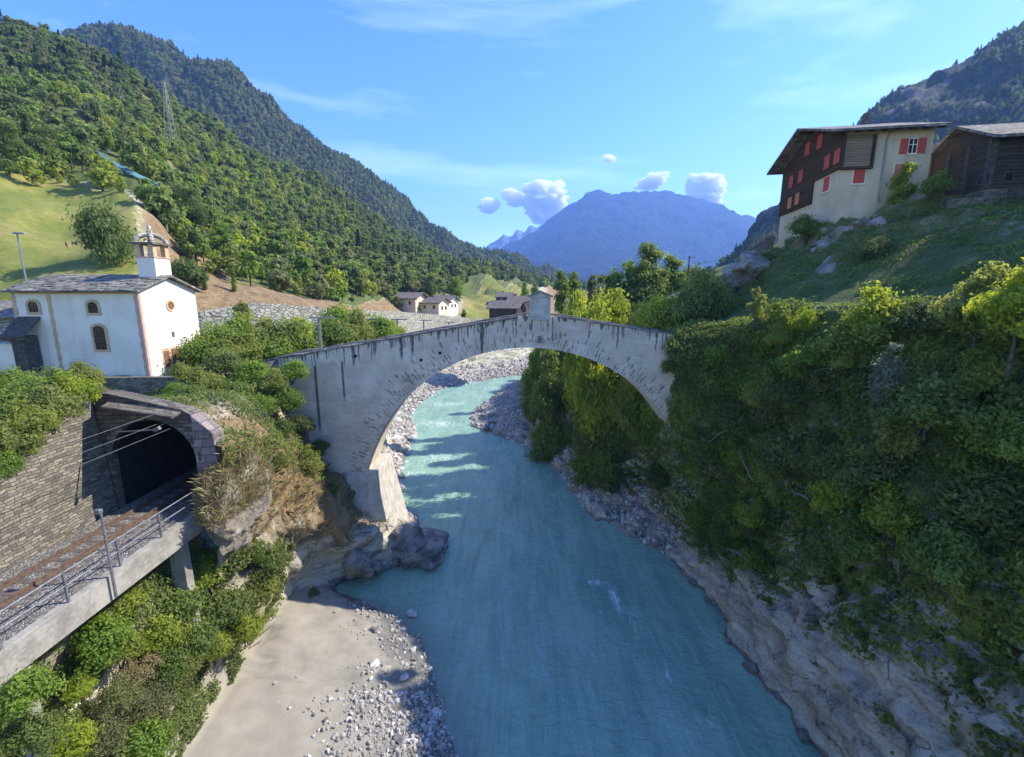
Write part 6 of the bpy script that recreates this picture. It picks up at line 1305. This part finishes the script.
# dry grass on the outcrop and slope edges
r = np.random.RandomState(29)
def grass_blades(name, P, N_, L, mat, seed):
    q_ = np.random.RandomState(seed); n = len(P); up = N_ * .4 + np.array([0, 0, 1.0]) + q_.normal(size=(n, 3)) * .45; up /= np.linalg.norm(up, axis=1, keepdims=True)
    sd = np.cross(up, q_.normal(size=(n, 3))); sd /= np.linalg.norm(sd, axis=1, keepdims=True); l = L * q_.uniform(.5, 1.4, (n, 1)); wd = .022 * q_.uniform(.7, 1.5, (n, 1))
    lean = q_.normal(size=(n, 3)) * l * .35; lean[:, 2] = -np.abs(lean[:, 2]) * .5
    V = np.stack([P - sd * wd, P + sd * wd, P + up * l * .6 + sd * wd * .7 + lean * .4, P + up * l + lean], 1).reshape(-1, 3)
    o = link(name, mesh_np(name, V, np.arange(n * 4).reshape(-1, 4), M[mat], False, None, {'tint': np.repeat(q_.uniform(0, 1, n), 4)})); tag(o, kind='stuff')
cL = [0, 4, 10, 20, 34, 48, 62, 72, 82, 92]
rows = ((GLB[:, 34:80, 1] < 36)).astype(float); P, i, j = sample_grid(GLB[:, 34:80], 26000, r, rows); ok = (fbm(P, 1.4, 4, 51) + (j - 10) * .03 > .0) & ((j < 27) | (r.uniform(0, 1, len(P)) < .25)) & (P[:, 0] > -17.5); P = P[ok]; Nn = NLB[:, 34:80][i.astype(int)[ok], j.astype(int)[ok]]
grass_blades('grass', P, Nn, .42, 'leaf_dry', 52)
rows = (GLB[:, 20:60, 1] > 40).astype(float); P, i, j = sample_grid(GLB[:, 20:60], 9000, r, rows); leaf_carpet('ground_cover', P, NLB[:, 20:60][i.astype(int), j.astype(int)], .5, 'leaf_mid', 53, .5, .1, .4, (0, .3))
# low weeds on the slope under the ledge
P, i, j = sample_grid(GLA[:, 31:47], 42000, r, (GLA[:, 31:47, 1] > 7).astype(float)); ok = fbm(P, 1.6, 4, 55) > -.1; leaf_carpet('ground_cover', P[ok], NLA[:, 31:47][i.astype(int)[ok], j.astype(int)[ok]], .15, 'leaf_mid', 56, .6, .2, .4, (0, .35))
P, i, j = sample_grid(GLB[:, 20:44], 16000, r, (GLB[:, 20:44, 1] < 27).astype(float)); ok = fbm(P, 1.6, 4, 57) > .0; leaf_carpet('ground_cover', P[ok], NLB[:, 20:44][i.astype(int)[ok], j.astype(int)[ok]], .15, 'leaf_mid', 58, .6, .2, .4, (0, .35))

# ------------------------------------------------------------------ rocks
def rock_mesh(name, seed, sub=3, rough=.35, flat=.7, mat='ground'):
    import bmesh
    bm = bmesh.new(); bmesh.ops.create_icosphere(bm, subdivisions=sub, radius=1); V = np.array([v.co[:] for v in bm.verts]); F = np.array([[v.index for v in f.verts] for f in bm.faces]); bm.free()
    d = fbm(V + seed * 3.1, .9, 4, seed); cut = np.random.RandomState(seed)
    for k in range(7):
        n_ = cut.normal(size=3); n_ /= np.linalg.norm(n_); h = cut.uniform(.55, .85); s_ = V @ n_; V = V - np.where(s_ > h, (s_ - h) * .85, 0)[:, None] * n_
    V = V * (1 + rough * .35 * d)[:, None]; V[:, 2] *= flat
    return mesh_np(name, V, F, M[mat], False, None, {a: np.zeros(len(V)) for a in ATT})
M['stone'] = rough_mat('river_stone', (0.22, 0.205, 0.175), (0.46, 0.425, 0.365), 2.5, .85, .4, .03)
M['stone_lite'] = rough_mat('pale_river_stone', (0.4, 0.38, 0.35), (0.62, 0.6, 0.56), 2.5, .85, .3, .03)
M['stone_wet'] = rough_mat('dark_river_stone', (0.09, 0.088, 0.085), (0.2, 0.19, 0.18), 2.5, .55, .4, .03)
RK = [rock_mesh('boulder', 201, 3, .4, .75, 'stone'), rock_mesh('boulder', 202, 3, .4, .65, 'stone_lite'), rock_mesh('boulder', 203, 3, .4, .7, 'stone'), rock_mesh('boulder', 204, 3, .4, .6, 'stone_wet')]
protor = []
bl = []
for k in range(38):     # rip-rap at the left waterline beyond the bridge
    y = 41 + 36 * (k / 38) ** 1.1; i = int(np.argmin(np.abs(GLB[:, 0, 1] - y))); j = q.randint(3, 17); bl.append((GLB[i, j], q.uniform(.35, 1.0), q.choice([0, 1, 2]), 'grey boulder of the stone bank on the left shore beyond the arch', 'boulders on the left shore beyond the bridge'))
for k in range(22):     # dark stones along the right gravel bar
    y = 35.5 + 36 * k / 22; i = int(np.argmin(np.abs(GR[:, 0, 1] - y))); j = q.randint(4, 14); bl.append((GR[i, j], q.uniform(.3, .7), q.choice([0, 2, 3]), 'grey boulder on the shaded gravel bar right of the river', 'boulders on the right gravel bar'))
for k in range(16):     # waterline of the near sand spit
    y = 15 + 11.5 * k / 16; i = int(np.argmin(np.abs(GLA[:, 0, 1] - min(y, 20.4)))); g_ = GLA[i] if y < 20.4 else GLB[int(np.argmin(np.abs(GLB[:, 0, 1] - y)))]; j = q.randint(4, 9); bl.append((g_[j], q.uniform(.14, .34), q.choice([0, 1, 3]), 'rounded stone on the near gravel spit at the water edge', 'stones on the near gravel spit'))
for k in range(10):
    y = 13 + 20 * k / 10; i = int(np.argmin(np.abs(GR[:, 0, 1] - y))); bl.append((GR[i, 5], q.uniform(.2, .5), 3, 'dark wet rock at the foot of the right cliff', 'rocks at the foot of the right cliff'))
for (px_, py_, s_, kk, lab) in [(590, 506, .35, 3, 'single dark rock standing in the river left of the gravel bar'), (412, 612, .4, 1, 'pale stones at the outer tip of the near spit'), (386, 668, .38, 0, 'larger round grey stone lying on the near gravel'), (270, 740, .3, 1, 'pale stone lying alone on the smooth sand')]:
    p = atZ(px_, py_, .35 if px_ < 500 else 0.0); bl.append((np.array(p) - np.array([0, 0, .1]), s_, kk, lab, None))
for (p, s_, kk, lab, grp) in bl:
    o = link('boulder', RK[kk]); o.location = p; o.rotation_euler = (q.uniform(-.4, .4), q.uniform(-.4, .4), q.uniform(0, 6.3)); o.scale = (s_ * q.uniform(.8, 1.3), s_ * q.uniform(.8, 1.3), s_ * q.uniform(.7, 1.0)); tag(o, lab, 'rock', grp); protor.append((kk, o))
RKO = [next(o for kk, o in protor if kk == n_) for n_ in range(4)]
# shelf rocks at the foot of the bridge abutment
for (c_, sc3, lab, sd) in [((-7.6, 35.0, .3), (2.3, 2.6, 1.5), 'wide flat dark rock ledge jutting into the river under the bridge abutment', 211), ((-9.2, 34.2, 1.4), (1.3, 1.5, 1.5), 'pale rock block directly under the bridge abutment', 212), ((-11.6, 31.6, 1.2), (1.7, 1.5, 1.9), 'rounded grey rock nose at the water below the outcrop', 213), ((30.2, 38.2, 26.3), (3.4, 2.2, 2.7), 'brown rock face directly under the downpipe of the chalet front wall', 214), ((27.2, 39.2, 25.0), (2.4, 2.2, 2.5), 'brown rock face under the near corner of the chalet', 215), ((24.6, 46.5, 23.8), (2.4, 4.2, 2.8), 'rocky shoulder of the bluff left of the chalet', 216), ((33.2, 36.8, 27.0), (2.2, 1.8, 2.0), 'rock block between the chalet and the log barn base', 217), ((26.2, 36.0, 23.6), (2.6, 2.2, 1.9), 'low grey rock in the grass below the chalet corner', 218)]:
    o = link('rock_ledge', rock_mesh('rock_ledge', sd, 5, 1.2, .85, 'rock_brown' if sd > 213 else 'rock_grey')); o.location = c_; o.scale = sc3; o.rotation_euler = (.1, .08, sd); tag(o, lab, 'rock')
oc = rock_mesh('outcrop', 221, 5, 1.3, 1.0, 'rock_brown'); o = link('outcrop', oc); o.location = (-14.1, 21.5, 11.3); o.scale = (.9, 2.1, 2.3); tag(o, kind='structure')
V = np.zeros(len(oc.vertices) * 3, np.float32); oc.vertices.foreach_get('co', V); V = V.reshape(-1, 3); oc.attributes['dry'].data.foreach_set('value', np.clip((V[:, 2] - .25) * 1.6, 0, .9).astype(np.float32))
k = r.randint(0, len(V), 16000); sel = V[k][V[k][:, 2] > .0]; nn = sel / np.linalg.norm(sel, axis=1, keepdims=True)
grass_blades('grass', sel * np.array([.9, 2.1, 2.3]) + np.array([-14.1, 21.5, 11.3]) + r.normal(size=sel.shape) * .06, nn, .35, 'leaf_dry', 59)

# loose gravel
P, i, j = sample_grid(GLA[:, 2:28], 15000, r, (GLA[:, 2:28, 1] > 11).astype(float)); Pb, ib, jb = sample_grid(GLB[:, 2:16], 2600, r, (GLB[:, 2:16, 1] < 29).astype(float))
P = np.concatenate([P, Pb]); jn = np.concatenate([j, jb * 1.6 + 4]); keep = r.uniform(0, 1, len(P)) < np.clip(1.85 - jn / 9.0 + .45 * fbm(P, 1.5, 3, 61), .004, 1); P = P[keep]
S_ = .035 + .13 * r.uniform(0, 1, len(P)) ** 4
gn_scatter('gravel', P, S_, r.choice(4, len(P), p=[.42, .26, .22, .10]), RKO, 62, True)
P, i, j = sample_grid(GR[:, 3:30], 9000, r, ((GR[:, 3:30, 1] > 34.5) & (GR[:, 3:30, 1] < 112)).astype(float)); gn_scatter('gravel', P, .07 + .28 * r.uniform(0, 1, len(P)) ** 4, r.choice(4, len(P), p=[.3, .5, .15, .05]), RKO, 63, True)
P, i, j = sample_grid(GLB[:, 3:22], 12000, r, ((GLB[:, 3:22, 1] > 38) & (GLB[:, 3:22, 1] < 170)).astype(float)); gn_scatter('gravel', P, .1 + .4 * r.uniform(0, 1, len(P)) ** 4, r.choice(4, len(P), p=[.4, .4, .2, .0]), RKO, 64, True)

# driftwood poles along the upper edge of the sand
for (a, b, rad, lab) in [((190, 690), (222, 660), .07, 'thick pale driftwood pole nearest the dark stump at the sand edge'), ((196, 694), (240, 655), .05, 'long thin driftwood pole lying lowest along the sand edge'), ((215, 672), (262, 640), .06, 'middle driftwood pole along the bushes at the sand edge'), ((238, 655), (275, 622), .05, 'upper driftwood pole reaching towards the water')]:
    p, s2 = atZ(a[0], a[1], 1.45), atZ(b[0], b[1], 1.3); c = MB(); m_ = p.lerp(s2, .5) + Vector((0, 0, .08)); c.tube([p, m_, s2], [rad, rad * .9, rad * .6], 7); c.tube([m_, m_ + Vector((.4, .35, .3))], [rad * .5, rad * .2], 5); tag(c.build('driftwood', M['twig']), lab, 'driftwood')
p = atZ(190, 690, 1.5); c = MB(); c.tube([p - Vector((0, 0, .3)), p + Vector((0, 0, .1)), p + Vector((.05, .1, .55))], [.34, .28, .2], 9); c.tube([p, p + Vector((.5, -.2, .1))], [.12, .04], 6); c.tube([p, p + Vector((-.3, .5, .2))], [.1, .03], 6); tag(c.build('tree_stump', M['bark']), 'dark upturned tree stump at the sand edge beside the driftwood poles', 'stump')

# dead branches caught in the greenery of the right bank
for k, (px_, py_, Y) in enumerate([(735, 560, 25.5), (772, 585, 23.5), (800, 640, 19.5), (870, 600, 18), (905, 655, 15.5), (760, 480, 27), (820, 500, 22), (945, 560, 15.5), (735, 430, 29.5)]):
    p = at(px_, py_, Y) - Vector((.5, 0, 0)); c = MB(); rr = random.Random(k); d = Vector((rr.uniform(-.5, .1), rr.uniform(-.6, .6), rr.uniform(-.9, .9))).normalized() * rr.uniform(1.2, 2.2)
    pts = [p, p + d * .35 + Vector((-.1, .1, .05)), p + d * .7 + Vector((-.15, 0, -.05)), p + d]; c.tube(pts, [.045, .036, .026, .012], 6)
    for f in (1, 2):
        e = pts[f] + d * .3 + Vector((rr.uniform(-.4, .2), rr.uniform(-.5, .5), rr.uniform(-.4, .4))); c.tube([pts[f], pts[f].lerp(e, .5) + Vector((0, .05, .05)), e], [.022, .015, .006], 5)
    tag(c.build('dead_branch', M['twig']), 'bare pale dead branch hanging in the greenery of the right bank', 'branch', 'dead branches on the right bank')

# unseen trees added right of the barn to cast shade on the slope
for (x, y, s_) in [(40.5, 31, 1.6), (41, 27.5, 1.65), (40.5, 24, 1.65), (41.5, 20.5, 1.6), (42, 17, 1.65), (44, 29, 1.7)]:
    plant('tr_broad', (x, y, 28), q.uniform(0, 6), s_, 'broad unseen tree added right of the log barn to shade the slope', 'tree', 'added out-of-view trees shading the slope by the barn')

# ------------------------------------------------------------------ clouds
def cloud(px_, py_, wpx, hpx, seed, lab, n=26, slope=0.0, dens=2.6):
    import bmesh
    q_ = np.random.RandomState(seed); Y = 11000.0; c0 = at(px_, py_, Y); m = Y / FPX / 1.05; VV = []; FF = []; EE = []; off = 0
    bm = bmesh.new(); bmesh.ops.create_icosphere(bm, subdivisions=3, radius=1); V0 = np.array([v.co[:] for v in bm.verts]); F0 = np.array([[v.index for v in f.verts] for f in bm.faces]); bm.free()
    n = int(n * dens)
    for k in range(n):
        u = q_.normal() * .44; u = max(-1, min(1, u)); s_ = (1 - abs(u) ** 1.5) * q_.uniform(.12, 1) ** 1.4 + .1
        c = np.array([u * wpx / 2, q_.uniform(-.3, .3) * wpx / 2, (q_.uniform(-.5, .5) * (1 - abs(u)) + slope * u) * hpx]) * m
        rr_ = s_ * hpx * .40 * m * np.array([1.5, 1.2, .7]); V = V0 * (1 + .6 * fbm(V0 + k * 5.3 + seed, .5, 6, k, .65)[:, None]); VV.append(V * rr_ + c); FF.append(F0 + off); EE.append(np.full(len(V0), min(1.0, .14 + .75 * s_))); off += len(V0)
    me = mesh_np('cloud', np.concatenate(VV), np.concatenate(FF), M['cloud'], True, None, {'edge': np.concatenate(EE)}); o = link('cloud', me); o.location = c0; md = o.modifiers.new('puffs', 'REMESH'); md.mode = 'VOXEL'; md.voxel_size = hpx * m * .035; tag(o, lab, 'cloud', 'small white clouds above the valley')
cloud(705, 191, 38, 24, 1, 'round white cloud resting on the right part of the blue mountain ridge'); cloud(652, 181, 42, 12, 2, 'flat slanting white cloud above the middle of the blue mountain', slope=.55)
cloud(609, 158, 12, 8, 3, 'tiny white cloud highest above the blue mountain', 12); cloud(545, 205, 40, 28, 4, 'tallest white cloud puffing up at the left shoulder of the blue mountain', 30); cloud(548, 185, 24, 10, 7, 'thin white cloud wisp above the tall cloud at the left shoulder', 14)
cloud(513, 198, 24, 13, 5, 'small white cloud left of the tallest one', 16); cloud(490, 205, 22, 13, 6, 'leftmost small white cloud in the gap of the valley', 16)

# ------------------------------------------------------------------ air
g = G('haze_air')
pv = g.t.nodes.new('ShaderNodeVolumePrincipled'); pv.inputs['Color'].default_value = (0.26, 0.48, 1.0, 1); pv.inputs['Density'].default_value = HAZE_DENSITY; pv.inputs['Anisotropy'].default_value = 0.2
g.t.links.new(pv.outputs[0], g.out.inputs['Volume'])
c = MB(); c.bb(-3650, 3650, -260, 5350, -4, 890); hz = c.build('haze', g.m); tag(hz, kind='stuff')
